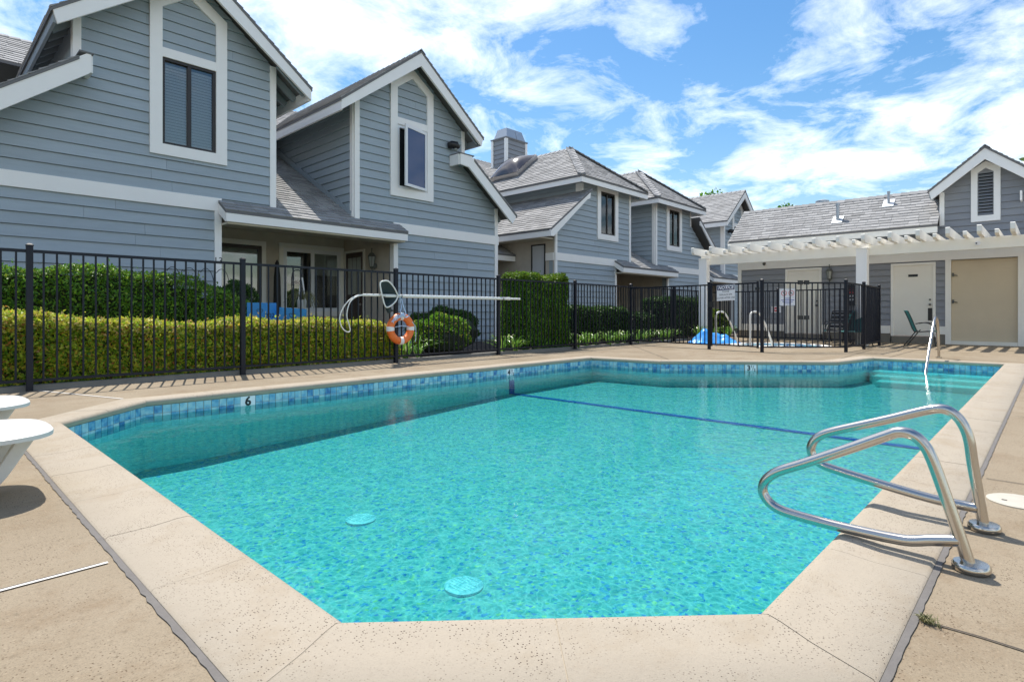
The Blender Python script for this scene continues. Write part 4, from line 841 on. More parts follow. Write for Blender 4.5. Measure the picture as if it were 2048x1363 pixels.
for a, b_ in ((5.45, 6.51), (2.49, 3.53)): mb = MB(); mb.box(XP - .06, XP + .2, a, b_, -.05, .19); build('door_step', mb, 'foundation', ph)
mb = MB(); mb.box(XP - .05, XP - .026, -3, 8.1, 2.37, 2.76); build('ledger', mb, 'trim_cream', ph)
mb = MB(); mb.box(XP - .04, XP - .001, 8.0, 8.12, .27, 3.3); build('corner_trim', mb, 'trim_cream', ph)
mb = MB(); mb.box(XP - .04, XP - .001, 2.27, 2.38, 3.345, 4.28); mb.box(XP + .0, XP + .12, 2.345, 2.381, 3.345, 4.2); build('corner_trim', mb, 'trim', ph); mb = MB(); mb.box(XP - .04, XP - .001, .34, .45, 3.345, 4.28); build('corner_trim', mb, 'trim', ph)
for (a, b_, kn) in ((5.49, 6.47, 5.58), (2.53, 3.49, 2.6)):
    mb = MB(); mb.ring_yz([(a - .06, .2), (b_ + .06, .2), (b_ + .06, 2.33), (a - .06, 2.33)], [(a, .2), (b_, .2), (b_, 2.27), (a, 2.27)], XP - .05, XP - .005); build('door_trim', mb, 'trim_cream', ph)
    mb = MB(); mb.box(XP - .02, XP - .004, a, b_, .22, 2.27); d_ = build('door', mb, 'door_cream', ph); mb = MB(); mb.tube([(XP - .02, kn, 1.12), (XP - .08, kn, 1.12)], .03, 10); mb.tube([(XP - .02, kn, 1.26), (XP - .05, kn, 1.26)], .025, 10); build('knob', mb, 'lamp_metal', d_)
    if a < 4:
        mb = MB(); mb.box(XP - .03, XP - .021, a + .02, a + .12, .66, 1.02); build('kick_plate', mb, 'window_bronze', d_); mb = MB(); mb.box(XP - .03, XP - .021, 2.89, 3.12, 1.93, 2.0); build('door_sign', mb, 'black_metal', d_)
for a, b_ in ((2.12, 2.25), (.58, .71)): mb = MB(); mb.box(XP - .045, XP + .06, a, b_, .0, 2.37); build('door_trim', mb, 'trim_cream', ph)
mb = MB(); mb.box(XP + .06, XP + .07, .71, 2.12, .10, 2.37)
for k in range(24): mb.box(XP + .05, XP + .0598, .715, 2.115, .12 + k * .0935, .12 + k * .0935 + .085)
sh = build('shutter_door', mb, 'shutter_tan', ph); mb = MB(); mb.box(XP - .05, XP + .05, .715, 2.115, 0, .10); build('door_step', mb, 'door_cream', ph)
for z in (1.2, 1.95): mb = MB(); mb.bar((XP + .03, 2.08, z), (XP + .0, 1.98, z - .03), .025, .02); mb.box(XP + .01, XP + .049, 2.06, 2.10, z - .05, z + .05); build('latch', mb, 'lamp_metal', sh)
# louvred gable vent
out = [(1.06, 3.37), (1.68, 3.37), (1.68, 4.80), (1.37, 5.00), (1.06, 4.80)]; inn = [(1.20, 3.53), (1.54, 3.53), (1.54, 4.70), (1.37, 4.82), (1.20, 4.70)]
mb = MB(); mb.ring_yz(out, inn, XP - .06, XP - .001); build('window_trim', mb, 'trim', ph)
lv = None
for k in range(13):
    z = 3.55 + k * .086; mb = MB(); mb.add([(XP - .05, 1.205, z), (XP - .05, 1.535, z), (XP + .02, 1.535, z + .06), (XP + .02, 1.205, z + .06), (XP - .05, 1.205, z + .012), (XP - .05, 1.535, z + .012), (XP + .02, 1.535, z + .072), (XP + .02, 1.205, z + .072)], [(0, 1, 2, 3), (7, 6, 5, 4), (0, 4, 5, 1), (1, 5, 6, 2), (3, 2, 6, 7), (0, 3, 7, 4)]); build('louvre_slat', mb, 'siding_grey', ph)
mb = MB(); mb.box(XP + .03, XP + .04, 1.19, 1.55, 3.5, 4.83); build('vent_backing', mb, 'dark_room', ph)
# roofs
roof_plane(ph, [(19.78, 8.3, 3.35), (19.78, 2.38, 3.35), (21.2, 2.38, 4.55), (21.2, 8.3, 4.55)], individual=290); roof_plane(ph, [(21.2, 8.3, 4.55), (21.2, -3, 4.55), (22.7, -3, 3.3), (22.7, 8.3, 3.3)], w=.6, e=.2)
roof_plane(ph, [(19.78, .34, 3.35), (19.78, -3, 3.35), (21.2, -3, 4.55), (21.2, .34, 4.55)], w=.5)
ridge_caps(ph, (21.2, 8.3, 4.55), (21.2, 2.3, 4.55), (-1, 0, -.85), (1, 0, -.85))
roof_plane(ph, [(19.76, 2.60, 4.30), (19.76, 1.36, 5.33), (23, 1.36, 5.33), (23, 2.60, 4.30)]); roof_plane(ph, [(19.76, 1.36, 5.33), (19.76, .12, 4.30), (23, .12, 4.30), (23, 1.36, 5.33)]); ridge_caps(ph, (19.76, 1.36, 5.33), (23, 1.36, 5.33), (0, 1, -.83), (0, -1, -.83))
mb = MB(); mb.pyz([(1.36, 5.30), (2.58, 4.28), (2.52, 4.05), (1.36, 4.98)], 19.78, 19.83); build('barge_board', mb, 'trim', ph); mb = MB(); mb.pyz([(1.359, 5.30), (1.359, 4.98), (.2, 4.05), (.14, 4.28)], 19.78, 19.83); build('barge_board', mb, 'trim', ph)
mb = MB(); mb.box(19.79, 19.83, 2.385, 8.28, 3.13, 3.335); build('fascia', mb, 'trim_cream', ph); mb = MB(); mb.pxz([(19.79, 3.13), (19.79, 3.33), (21.2, 4.53), (21.2, 4.33)], 8.285, 8.325); build('barge_board', mb, 'trim_cream', ph)
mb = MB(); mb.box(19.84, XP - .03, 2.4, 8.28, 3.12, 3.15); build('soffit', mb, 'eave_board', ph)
mb = MB(); mb.pxz([(20.35, 0), (22.5, 0), (22.5, 3.3), (21.2, 4.4), (20.35, 3.6)], 8.05, 8.1); build('side_wall', mb, 'siding_grey', ph)
mb = MB(); mb.bar((XP + .25, 2.55, 4.16), (19.86, 2.55, 4.16), .05, .1); build('rafter', mb, 'eave_board', ph)
mb = MB(); mb.box(19.85, XP - .03, .62, .66, 3.8, 4.05); build('wall_box', mb, 'trim', ph)
def vent(x, y, z, h_, label, r=.05, round_=False):
    t = thing('roof_vent', (x, y, z), label, 'roof vent', 'vents on the pool house roof')
    if round_: mb = MB(); mb.lathe([(.12, -.3), (.12, h_ * .5), (.21, h_ * .5), (.21, h_), (.05, h_ + .05)], (x, y, z), 16); build('cowl', mb, 'plug_grey', t, smooth=True); return
    mb = MB(); mb.tube([(x, y, z - .05), (x, y, z + h_)], r, 12); mb.tube([(x, y, z + h_ * .85), (x, y, z + h_ + .004)], r * 1.25, 12); build('pipe', mb, 'plug_grey', t, smooth=True)
    mb = MB(); s = .15; mb.sweep([(x - s, y - s, z - s * .85 + .03), (x + s, y - s, z + s * .85 + .03), (x + s, y + s, z + s * .85 + .03), (x - s, y + s, z - s * .85 + .03)], [(x - s, y - s, z - s * .85 + .05), (x + s, y - s, z + s * .85 + .05), (x + s, y + s, z + s * .85 + .05), (x - s, y + s, z - s * .85 + .05)]); build('flashing', mb, 'plug_grey', t)
vent(20.30, 5.0, 3.79, .56, 'tall grey vent pipe at mid-slope of the pool house roof'); vent(20.80, 3.72, 4.21, .40, 'short grey vent pipe near the ridge beside the gable', .035); vent(21.45, 5.75, 4.40, .28, 'round metal vent cowl behind the pool house ridge', round_=True); vent(21.6, 7.35, 4.28, .26, 'farther round vent cowl at the ridge by the trees', round_=True)

pg = thing('pergola', (17.9, 3, 0), 'long white wooden pergola with notched rafters along the pool house', 'pergola')
mb = MB(); mb.box(17.90, 18.02, -4, 8.42, 2.43, 2.71); build('beam', mb, 'trim_cream', pg, bevel=.006)
for y in (8.25, 3.78, -.75):
    mb = MB(); mb.box(17.66, 17.897, y - .13, y + .13, 0, 2.60); mb.box(17.65, 17.898, y - .14, y + .14, 2.601, 2.625); build('post', mb, 'trim', pg, bevel=.006)
y = 8.32; k = 0
while y > -4:
    big_ = k % 2 == 0; x0, w, h_ = (17.08, .085, .215) if big_ else (17.42, .075, .13); mb = MB(); c_ = h_ * .3
    mb.pxz([(x0, 2.712 + c_), (x0 + .06, 2.712), (20.14, 2.712), (20.14, 2.712 + h_), (x0 + .02, 2.712 + h_), (x0, 2.70 + h_)], y - w / 2, y + w / 2); build('rafter', mb, 'trim_cream', pg); y -= .2935; k += 1
mb = MB(); mb.tube([(17.895, 1.36, 2.57), (17.87, 1.36, 2.57)], .055, 16); pq = build('plaque', mb, 'sign_white', pg); mb = MB(); mb.tube([(17.869, 1.385, 2.57), (17.86, 1.385, 2.57)], .018, 8); build('dial', mb, 'ink_black', pq)

def lantern(name, x, y, z, label):
    t = thing(name, (x, y, z), label, 'lantern', 'wall lanterns')
    mb = MB(); mb.lathe([(.02, .15), (.06, .12), (.095, .06), (.10, .05), (.02, .049)], (x - .12, y, z + .05), 8); mb.lathe([(.01, 0), (.008, .09), (.02, .1), (.002, .12)], (x - .12, y, z + .19), 8); mb.lathe([(.03, -.24), (.055, -.20), (.058, -.19), (.03, -.189)], (x - .12, y, z + .05), 8)
    mb.tube([(x - .12, y, z - .18), (x - .10, y, z - .24), (x - .03, y, z - .20), (x - .02, y, z - .12)], .012, 6); mb.lathe([(.02, -.06), (.055, -.05), (.06, .0), (.05, .05), (.02, .06)], (x - .03, y, z - .12), 10)
    for a in range(6): mb.tube([(x - .12 + .055 * math.cos(a * 1.047), y + .055 * math.sin(a * 1.047), z - .14), (x - .12 + .088 * math.cos(a * 1.047), y + .088 * math.sin(a * 1.047), z + .1)], .006, 4)
    build('frame', mb, 'lamp_metal', t); mb = MB(); mb.lathe([(.045, -.19), (.08, .045)], (x - .12, y, z + .05), 6); build('glass', mb, 'lamp_glass', t)
lantern('wall_lantern', XP - .02, 5.18, 2.10, 'old carriage lantern on the pool house wall right of the door'); setT(s=HS); lantern('wall_lantern', 7.85, 11.97, 2.14, 'carriage lantern on the beige porch wall beside the brown door'); setT()
t = thing('security_camera', (XP, 7.2, 2.54), 'small dark dome camera on the white pergola ledger', 'camera'); mb = MB(); mb.lathe([(.05, .02), (.05, 0), (.04, -.04), (.015, -.06)], (XP - .1, 7.2, 2.55), 12); mb.box(XP - .12, XP - .05, 7.17, 7.23, 2.565, 2.59); build('dome', mb, 'lamp_metal', t, smooth=True)

# ================================================================== FENCES
FH = 1.60
pk_me = {}
def picket_mesh(h0, h1, w=.019):
    key = (h0, h1)
    if key not in pk_me:
        m_ = MB(); m_.box(-w / 2, w / 2, -w / 2, w / 2, h0, h1); me = bpy.data.meshes.new('picket'); me.from_pydata(m_.v, [], m_.f); me.materials.append(MATS['fence_paint']); pk_me[key] = me
    return pk_me[key]
def post(parent, x, y, h_=1.66, w=.062, rot=0.0):
    c_, s_ = math.cos(rot), math.sin(rot)
    def q(a, b_): return (x + a * c_ - b_ * s_, y + a * s_ + b_ * c_)
    def sq(w_): return [q(-w_ / 2, -w_ / 2), q(w_ / 2, -w_ / 2), q(w_ / 2, w_ / 2), q(-w_ / 2, w_ / 2)]
    mb = MB(); mb.pxy(sq(w), -.02, h_); p = build('post', mb, 'fence_paint', parent)
    mb = MB(); mb.sweep([(*v, h_ + .0005) for v in sq(w * 1.12)], [(*v, h_ + .012) for v in sq(w * 1.12)]); mb.sweep([(*v, h_ + .012) for v in sq(w * 1.08)], [(*v, h_ + .03) for v in sq(w * .45)]); build('post_cap', mb, 'fence_paint', p)
def panel(parent, a, b_, pitch=.125, top=FH, bot=.115, extra=None):
    a = Vector(a); b_ = Vector(b_); d = b_ - a; L_ = d.length; d /= L_
    for z, w, h_ in ((top, .032, .034), (bot, .030, .032)) + (((extra, .028, .03),) if extra else ()):
        p, q = a + d * .034, b_ - d * .034; mb = MB(); mb.bar((p.x, p.y, z), (q.x, q.y, z), w, h_); build('rail', mb, 'fence_paint', parent)
    k = max(2, round(L_ / pitch)); me = picket_mesh(bot + .016, top - .017)
    for j in range(1, k):
        p = a + d * (L_ * j / k); o = link('picket', me, None, parent); o.location = (p.x + random.uniform(-.0015, .0015), p.y, 0); o.rotation_euler = (random.uniform(-.003, .003), random.uniform(-.003, .003), math.atan2(d.y, d.x))
pf = thing('pool_fence', (6, 8.55, 0), 'long dark metal picket fence between the deck and the hedges', 'fence')
PX = [-1.60, 0.98, 3.36, 6.02, 8.62, 11.29, 13.84, 16.32, 18.75]
for x in PX: post(pf, x, 8.55)
for a, b_ in zip(PX, PX[1:]): panel(pf, (a, 8.55), (b_, 8.55))
sf = thing('spa_fence', (15, 5, 0), 'black metal picket enclosure standing around the spa', 'fence')
SPA_P = dict(A=(13.46, 6.12), B=(13.28, 4.80), C=(14.56, 3.42), D=(16.04, 3.38), E=(18.24, 3.48), F=(18.62, 6.25), K=(13.84, 8.55), G=(18.7, 8.40))
for k_ in 'ABCDEF': post(sf, *SPA_P[k_], 1.62)
for p, q in (('K', 'A'), ('B', 'C'), ('C', 'D'), ('D', 'E'), ('E', 'F'), ('F', 'G')): panel(sf, SPA_P[p], SPA_P[q], top=1.56)
d = (Vector(SPA_P['C']) - Vector(SPA_P['B'])).normalized()
for s in (.86, 1.0):
    for z in (1.57, .78): c_ = Vector(SPA_P['B']) + d * s; mb = MB(); mb.bar((c_.x - d.x * .05, c_.y - d.y * .05, z), (c_.x + d.x * .05, c_.y + d.y * .05, z), .05, .09); build('hinge', mb, 'black_metal', sf)
gt = thing('gate', (13.37, 5.46, 0), 'black picket gate of the spa enclosure carrying the notice sign', 'gate')
A, B_ = Vector(SPA_P['A']), Vector(SPA_P['B']); d = (B_ - A).normalized(); a, b_ = A + d * .06, B_ - d * .10
for p in (a, b_): mb = MB(); mb.box(p.x - .02, p.x + .02, p.y - .02, p.y + .02, .08, 1.60); build('stile', mb, 'fence_paint', gt)
panel(gt, tuple(a), tuple(b_), top=1.56, bot=.12, pitch=.118); mb = MB(); mb.box(b_.x - .05, b_.x + .03, b_.y - .03, b_.y + .04, 1.40, 1.46); build('latch', mb, 'black_metal', gt); mb = MB(); mb.box(a.x - .04, a.x + .04, a.y - .06, a.y + .06, 1.02, 1.16); build('latch', mb, 'black_metal', gt)

# ================================================================== SIGNS
nx = Vector((d.y, -d.x)); nx = nx if nx.x < 0 else -nx
t = thing('notice_sign', (*(A + d * .42), 1.35), 'white notice sign with navy heading on the spa gate', 'sign')
c_ = A + d * .46 + nx * .03; xd = Vector((d.x, d.y, .035)).normalized(); yd = Vector((-.0, 0, 1)); W2, H2_ = .235, .185; C3 = Vector((c_.x, c_.y, 1.36)); nv = Vector((nx.x, nx.y, 0))
def plate(name, C3, xd, yd, nv, w, h_, m, parent, th=.004, off=0.0):
    q = [C3 + xd * sx * w + yd * sy * h_ + nv * off for sx, sy in ((-1, -1), (1, -1), (1, 1), (-1, 1))]; mb = MB(); mb.sweep([v + nv * th for v in q], q); return build(name, mb, m, parent)
bd = plate('board', C3, xd, yd, nv, W2, H2_, 'sign_white', t); plate('heading', C3 + yd * .12, xd, yd, nv, W2 - .012, .055, 'ink_navy', t, .002, .004)
text('lettering', 'NOTICE', .108, C3 + yd * .12 + nv * .0065, xd, yd, 'sign_white', t, shear=.2, bold=.004)
for i, s in enumerate(('PLEASE', 'REPLACE SPA', 'COVER AFTER USE')): text('lettering', s, .056, C3 + yd * (.03 - .075 * i) + nv * .0045, xd, yd, 'ink_black', t)
t = thing('rules_sign', (18.5, 5.92, 1.36), 'white sign with two red prohibition circles on the spa rear fence', 'sign'); C3 = Vector((18.49, 5.92, 1.36)); xd = Vector((0, -1, 0)); yd = Vector((0, 0, 1)); nv = Vector((-1, 0, 0))
plate('border', C3, xd, yd, nv, .245, .265, 'plug_grey', t, .003); plate('board', C3, xd, yd, nv, .235, .255, 'sign_white', t, .002, .004)
for s in (-.105, .105):
    c_ = C3 + xd * s + yd * .12 + nv * .008; mb = MB(); mb.tube([c_ + xd * .075 * math.cos(a / 20 * 6.283) + yd * .075 * math.sin(a / 20 * 6.283) for a in range(20)], .007, 5, closed=True); mb.bar(c_ + xd * -.05 + yd * .05, c_ + xd * .05 + yd * -.05, .004, .013, up=(1, 0, 0)); build('prohibition_ring', mb, 'ink_red', t); mb = MB(); mb.tube([c_ + xd * -.03 + yd * .03, c_ + yd * 0, c_ + xd * .035 - yd * .02], .012, 6); build('pictogram', mb, 'ink_black', t)
for i, w in enumerate((.09, .19, .15, .10)): plate('print_line', C3 - yd * (.04 + .05 * i), xd, yd, nv, w, .009, 'ink_blue', t, .0015, .0065)
t = thing('wall_notice', (XP, 6.8, 1), 'small white notice with red mark low on the pool house wall', 'sign'); C3 = Vector((XP - .034, 6.82, .99)); plate('board', C3, xd, yd, nv, .155, .105, 'sign_white', t); plate('mark', C3 + xd * -.02, xd, yd, nv, .04, .07, 'ink_red', t, .002, .004); plate('mark', C3 + xd * -.02, xd, yd, nv, .025, .02, 'sign_white', t, .001, .0065)
t = thing('warning_panel', (XP, 4.55, 1.3), 'black notice panel with yellow strip on the wall left of the pergola post', 'sign'); C3 = Vector((XP - .034, 4.55, 1.42)); plate('board', C3, xd, yd, nv, .12, .32, 'black_metal', t); plate('strip', C3 + xd * .08 - yd * .02, xd, yd, nv, .018, .26, 'ink_yellow', t, .002, .004)
for i in range(4): plate('print_line', C3 - xd * .03 + yd * (.2 - .11 * i), xd, yd, nv, .05, .03, 'ink_red' if i < 2 else 'sign_white', t, .002, .004)

def yard_sign(x0, x1, z0, z1, y, tilt, label, lines, heart):
    t = thing('yard_sign', ((x0 + x1) / 2, y, 0), label, 'sign', 'blue yard signs behind the hedge'); C3 = Vector(((x0 + x1) / 2, y, (z0 + z1) / 2)); xd = Vector((math.cos(tilt), 0, math.sin(tilt))); yd = Vector((-math.sin(tilt), 0, math.cos(tilt))); nv = Vector((0, -1, 0)); w, h_ = (x1 - x0) / 2, (z1 - z0) / 2
    plate('board', C3, xd, yd, nv, w, h_, 'sign_blue', t, .006); mb = MB()
    for s in (-.5, .5): p = C3 + xd * w * s; mb.tube([(p.x, p.y + .006, -.03), (p.x, p.y + .006, p.z)], .005, 5)
    build('stake', mb, 'steel_dull', t)
    for s, u, v, sz, m in lines: text('lettering', s, sz, C3 + xd * u + yd * v + nv * .0065, xd, yd, m, t)
    hx = C3 + xd * heart + yd * (h_ * .36) + nv * .008; mb = MB(); mb.tube([hx + xd * (.045 * 1.15 * math.sin(a) ** 3) + yd * (.045 * (.81 * math.cos(a) - .31 * math.cos(2 * a) - .12 * math.cos(3 * a))) for a in [k * 6.283 / 24 for k in range(24)]], .004, 5, closed=True); build('heart', mb, 'ink_black', t)
yard_sign(3.90, 4.42, .62, 1.06, 9.75, 0.0, 'blue yard sign with heart and 3rd Grad lettering at the hedge end', [('202', .12, -.0, .11, 'ink_black'), ('3rd Grad', -.04, -.12, .12, 'sign_white')], -.05)
yard_sign(4.37, 4.86, .58, .97, 9.6, -.06, 'second blue yard sign with heart, partly hidden by the front hedge', [('2', .12, -.06, .10, 'ink_black')], -.02)

# ================================================================== POOL GEAR ON THE FENCE
YG = 8.455
def cr_spline(P, k=8):
    P = [Vector(p) for p in P]; out = []
    for i in range(len(P) - 1):
        a, b_, c_, d_ = P[max(i - 1, 0)], P[i], P[i + 1], P[min(i + 2, len(P) - 1)]
        for j in range(k):
            s = j / k; out.append(.5 * ((2 * b_) + (c_ - a) * s + (2 * a - 5 * b_ + 4 * c_ - d_) * s * s + (3 * b_ - a - 3 * c_ + d_) * s ** 3))
    return out + [P[-1]]
t = thing('rescue_pole', (6.9, YG, 1.19), 'long white rescue pole with looped crook hung along the fence', 'pole')
mb = MB(); mb.tube([(5.27, YG - .03, 1.19), (5.75, YG - .03, 1.19)], .022, 10); mb.tube([(5.70, YG - .03, 1.185), (8.80, YG - .03, 1.185)], .030, 12); mb.tube([(8.78, YG - .03, 1.185), (8.84, YG - .03, 1.185)], .034, 12); mb.tube([(8.84, YG - .03, 1.185), (9.15, YG - .03, 1.185)], .022, 10); build('shaft', mb, 'white_tube', t, smooth=True)
mb = MB(); mb.tube(cr_spline([(5.30, YG - .03, 1.19), (5.14, YG - .03, 1.17), (4.98, YG - .02, 1.06), (4.875, YG, .88), (4.865, YG, .74), (4.91, YG - .01, .63), (4.99, YG - .02, .575), (5.03, YG - .03, .60), (5.0, YG - .05, .70), (4.955, YG - .06, .82), (4.965, YG - .06, .95), (5.03, YG - .05, 1.08), (5.15, YG - .04, 1.16), (5.28, YG - .03, 1.185)]), .0095, 8); build('crook', mb, 'white_tube', t, smooth=True)
mb = MB()
for x in (6.03, 8.61): mb.tube(cr_spline([(x, 8.52, 1.14), (x, YG - .02, 1.135), (x, YG - .075, 1.16), (x, YG - .075, 1.24)]), .007, 6)
build('hook', mb, 'black_metal', t)
t = thing('skimmer_net', (5.8, YG, 1.2), 'dark pool skimmer net with white rim hanging at the pole', 'net'); fr_ = cr_spline([(5.95, YG - .07, 1.19), (5.86, YG - .09, 1.32), (5.74, YG - .10, 1.425), (5.64, YG - .10, 1.435), (5.57, YG - .09, 1.39), (5.60, YG - .09, 1.22), (5.65, YG - .09, 1.05), (5.70, YG - .09, .985), (5.80, YG - .09, 1.02), (5.90, YG - .08, 1.10), (5.95, YG - .07, 1.19)], 5)
mb = MB(); mb.tube(fr_, .013, 8); mb.tube([(5.95, YG - .07, 1.19), (6.1, YG - .055, 1.187)], .013, 8); build('rim', mb, 'white_tube', t, smooth=True)
mb = MB(); cen = Vector((5.78, YG + .02, 1.18)); rings = [[cen.lerp(Vector(p), s) + Vector((0, .05 * (1 - s * s), -.05 * (1 - s))) for p in fr_[:-1]] for s in (0.08, .4, .75, 1)]; m_ = len(rings[0]); vs_ = [v for r_ in rings for v in r_]; mb.add(vs_, [tuple(range(m_))] + [(i * m_ + k, i * m_ + (k + 1) % m_, (i + 1) * m_ + (k + 1) % m_, (i + 1) * m_ + k) for i in range(3) for k in range(m_)])
mb.tube([(5.75, YG - .02, 1.05), (5.82, YG - .0, .92), (5.90, YG - .0, .93)], [.06, .05, .01], 8); build('mesh_bag', mb, 'net', t, smooth=True)
t = thing('life_ring', (6.02, YG, .6), 'orange life ring with white bands hung on a fence post', 'life ring'); RC = Vector((6.02, YG - .05, .61))
def torus(mb, a0, a1, r, k, Rr=.215, n_=14, sq=1.0):
    mb.tube([RC + Vector((math.cos(a0 + (a1 - a0) * j / k) * Rr, 0, math.sin(a0 + (a1 - a0) * j / k) * Rr)) for j in range(k + 1)], r, n_)
mb = MB(); mb.tube([RC + Vector((math.cos(a * 2 * math.pi / 48) * .215, 0, math.sin(a * 2 * math.pi / 48) * .215)) for a in range(48)], .066, 16, closed=True); build('float_ring', mb, 'ring_orange', t, smooth=True)
for a in (0, 90, 180, 270): mb = MB(); torus(mb, R(a - 9), R(a + 9), .0705, 4); build('band', mb, 'ring_white', t, smooth=True)
mb = MB(); mb.tube(cr_spline([RC + Vector((-.02, 0, .56)), RC + Vector((.0, -.02, .4)), RC + Vector((-.05, -.08, .27)), RC + Vector((.05, -.09, .25)), RC + Vector((.02, -.05, .4)), RC + Vector((0.01, 0, .56))]), .009, 6)
for k in range(7):
    a = random.uniform(70, 130); mb.tube(cr_spline([RC + Vector((math.cos(R(a + s)) * (.23 + random.uniform(-.05, .07)), -.075 + random.uniform(-.02, .02), math.sin(R(a + s)) * (.22 + random.uniform(-.03, .07)))) for s in (-25, -10, 0, 12, 25)]), .008, 5)
mb.tube(cr_spline([RC + Vector((-.15, -.05, .03)), RC + Vector((0, -.05, .05)), RC + Vector((.15, -.05, .03))]), .006, 5); mb.tube(cr_spline([RC + Vector((.2, -.06, .12)), RC + Vector((.285, -.05, .03)), RC + Vector((.30, -.04, -.12)), RC + Vector((.29, -.04, -.24))]), .007, 5); build('rope', mb, 'rope_blue', t, smooth=True)

# ================================================================== HANDRAILS
def grab_rail(X0, pts, label):
    t = thing('grab_rail', (X0, .215, 0), label, 'handrail', 'grab rails at the pool edge'); main = cr_spline([(X0, y, z) for y, z in pts], 10); mb = MB(); mb.tube(main, .0205, 16); build('rail', mb, 'steel', t, smooth=True)
    mb = MB(); mb.lathe([(.052, .002), (.056, .008), (.056, .022), (.050, .030), (.026, .031)], (X0, pts[0][0], 0), 24); build('escutcheon', mb, 'steel', t, smooth=True)
grab_rail(2.55, [(.212, 0), (.24, .10), (.285, .25), (.325, .375), (.352, .425), (.385, .450), (.425, .452), (.47, .430), (.60, .358), (.75, .278), (.84, .232), (.885, .20), (.912, .165), (.918, .125), (.895, .088), (.855, .066), (.79, .056), (.65, .050), (.50, .050), (.41, .054), (.37, .062), (.33, .075), (.27, .09), (.245, .096)], 'nearer stainless grab rail looping over the pool edge')
grab_rail(3.06, [(.212, 0), (.225, .10), (.248, .26), (.262, .37), (.285, .435), (.32, .475), (.36, .485), (.42, .468), (.55, .415), (.70, .358), (.79, .322), (.835, .295), (.862, .262), (.872, .225), (.858, .188), (.825, .162), (.77, .148), (.65, .128), (.52, .108), (.42, .095), (.36, .09), (.30, .088), (.235, .086)], 'farther stainless grab rail looping over the pool edge')
t = thing('step_rail', (14.05, 1.66, 0), 'steel handrail bent over the far pool steps', 'handrail'); mb = MB(); mb.tube(cr_spline([(13.98, 1.66, 0), (13.94, 1.66, .3), (13.86, 1.66, .60), (13.74, 1.66, .75), (13.55, 1.66, .80), (13.38, 1.66, .74), (13.2, 1.66, .60), (12.8, 1.66, .25), (12.34, 1.66, -.2)]), .024, 12); mb.lathe([(.05, 0), (.05, .02), (.025, .025)], (13.98, 1.66, 0), 14); build('rail', mb, 'steel', t, smooth=True)
for (x, y), lab in (((14.75, 6.52), 'pale curved spa handrail nearest the blue cover'), ((14.95, 5.70), 'pale curved spa handrail behind the middle gate post')):
    t = thing('spa_rail', (x, y, 0), lab, 'handrail', 'handrails of the spa'); mb = MB(); mb.tube(cr_spline([(x, y, 0), (x, y, .4), (x, y, .78), (x + .03, y - .02, .88), (x + .10, y - .055, .91), (x + .2, y - .11, .90), (x + .28, y - .155, .82), (x + .45, y - .25, .5), (x + .68, y - .37, -.12)]), .024, 10); build('rail', mb, 'white_tube', t, smooth=True)

# ================================================================== LOUNGERS
def lounger(cx_, cy_, label):
    t = thing('lounger', (cx_ - .9, cy_, 0), label, 'sun lounger', 'white plastic loungers'); zt = .315; W_ = .33; out = []
    for k in range(17):
        a = R(-90 + 180 * k / 16); out.append((cx_ - .30 + .30 * math.copysign(abs(math.cos(a)) ** .75, math.cos(a)), cy_ + W_ * math.copysign(abs(math.sin(a)) ** .62, math.sin(a))))
    out += [(cx_ - 1.25, cy_ + W_), (cx_ - 1.25, cy_ - W_)]
    inn = [(cx_ - .62 + (x - cx_ + .62) * .90, cy_ + (y - cy_) * .86) for x, y in out]; mb = MB(); n_ = len(out)
    vs_ = [(*p, zt - .020) for p in out] + [(*p, zt + .0) for p in out] + [(cx_ - .62 + (x - cx_ + .62) * .97, cy_ + (y - cy_) * .96, zt + .010) for x, y in out] + [(*p, zt + .006) for p in inn]
    fs = [(r_ * n_ + k, r_ * n_ + (k + 1) % n_, (r_ + 1) * n_ + (k + 1) % n_, (r_ + 1) * n_ + k) for r_ in range(3) for k in range(n_)] + [tuple(range(n_ - 1, -1, -1)), tuple(3 * n_ + k for k in range(n_))]
    mb.add(vs_, fs); s = build('seat', mb, 'plastic_white', t, smooth=True)
    for k in range(5): mb = MB(); mb.box(cx_ - .36 - .17 * k, cx_ - .345 - .17 * k, cy_ - .13, cy_ + .13, zt + .0065, zt + .0072); build('slot', mb, 'crack', s)
    for x, dx_ in ((cx_ - .11, -.16), (cx_ - 1.15, .14)):
        for sgn in (-1, 1):
            y = cy_ + sgn * .13; c0 = cr_spline([(x, y, zt - .025), (x + dx_ * .25, y, .22), (x + dx_ * .8, y, .08), (x + dx_ * 1.5, y, .0)], 4); vs_ = []; 
            for j, p in enumerate(c0):
                w = .036 - .01 * j / len(c0); vs_ += [(p.x - w, p.y - .028, p.z), (p.x + w, p.y - .028, p.z), (p.x + w, p.y + .028, p.z), (p.x - w, p.y + .028, p.z)]
            k = len(c0); mb = MB(); mb.add(vs_, [(4 * j + i, 4 * j + (i + 1) % 4, 4 * j + 4 + (i + 1) % 4, 4 * j + 4 + i) for j in range(k - 1) for i in range(4)] + [(3, 2, 1, 0), (4 * k - 4, 4 * k - 3, 4 * k - 2, 4 * k - 1)]); build('leg', mb, 'plastic_white', t, bevel=.008)
    mb = MB(); mb.sweep([(cx_ - 1.26, cy_ - W_, zt - .03), (cx_ - 1.26, cy_ + W_, zt - .03), (cx_ - 1.26, cy_ + W_, zt + .01), (cx_ - 1.26, cy_ - W_, zt + .01)], [(cx_ - 1.85, cy_ - W_ * .9, zt + .40), (cx_ - 1.85, cy_ + W_ * .9, zt + .40), (cx_ - 1.87, cy_ + W_ * .9, zt + .44), (cx_ - 1.87, cy_ - W_ * .9, zt + .44)]); build('backrest', mb, 'plastic_white', t, bevel=.01)
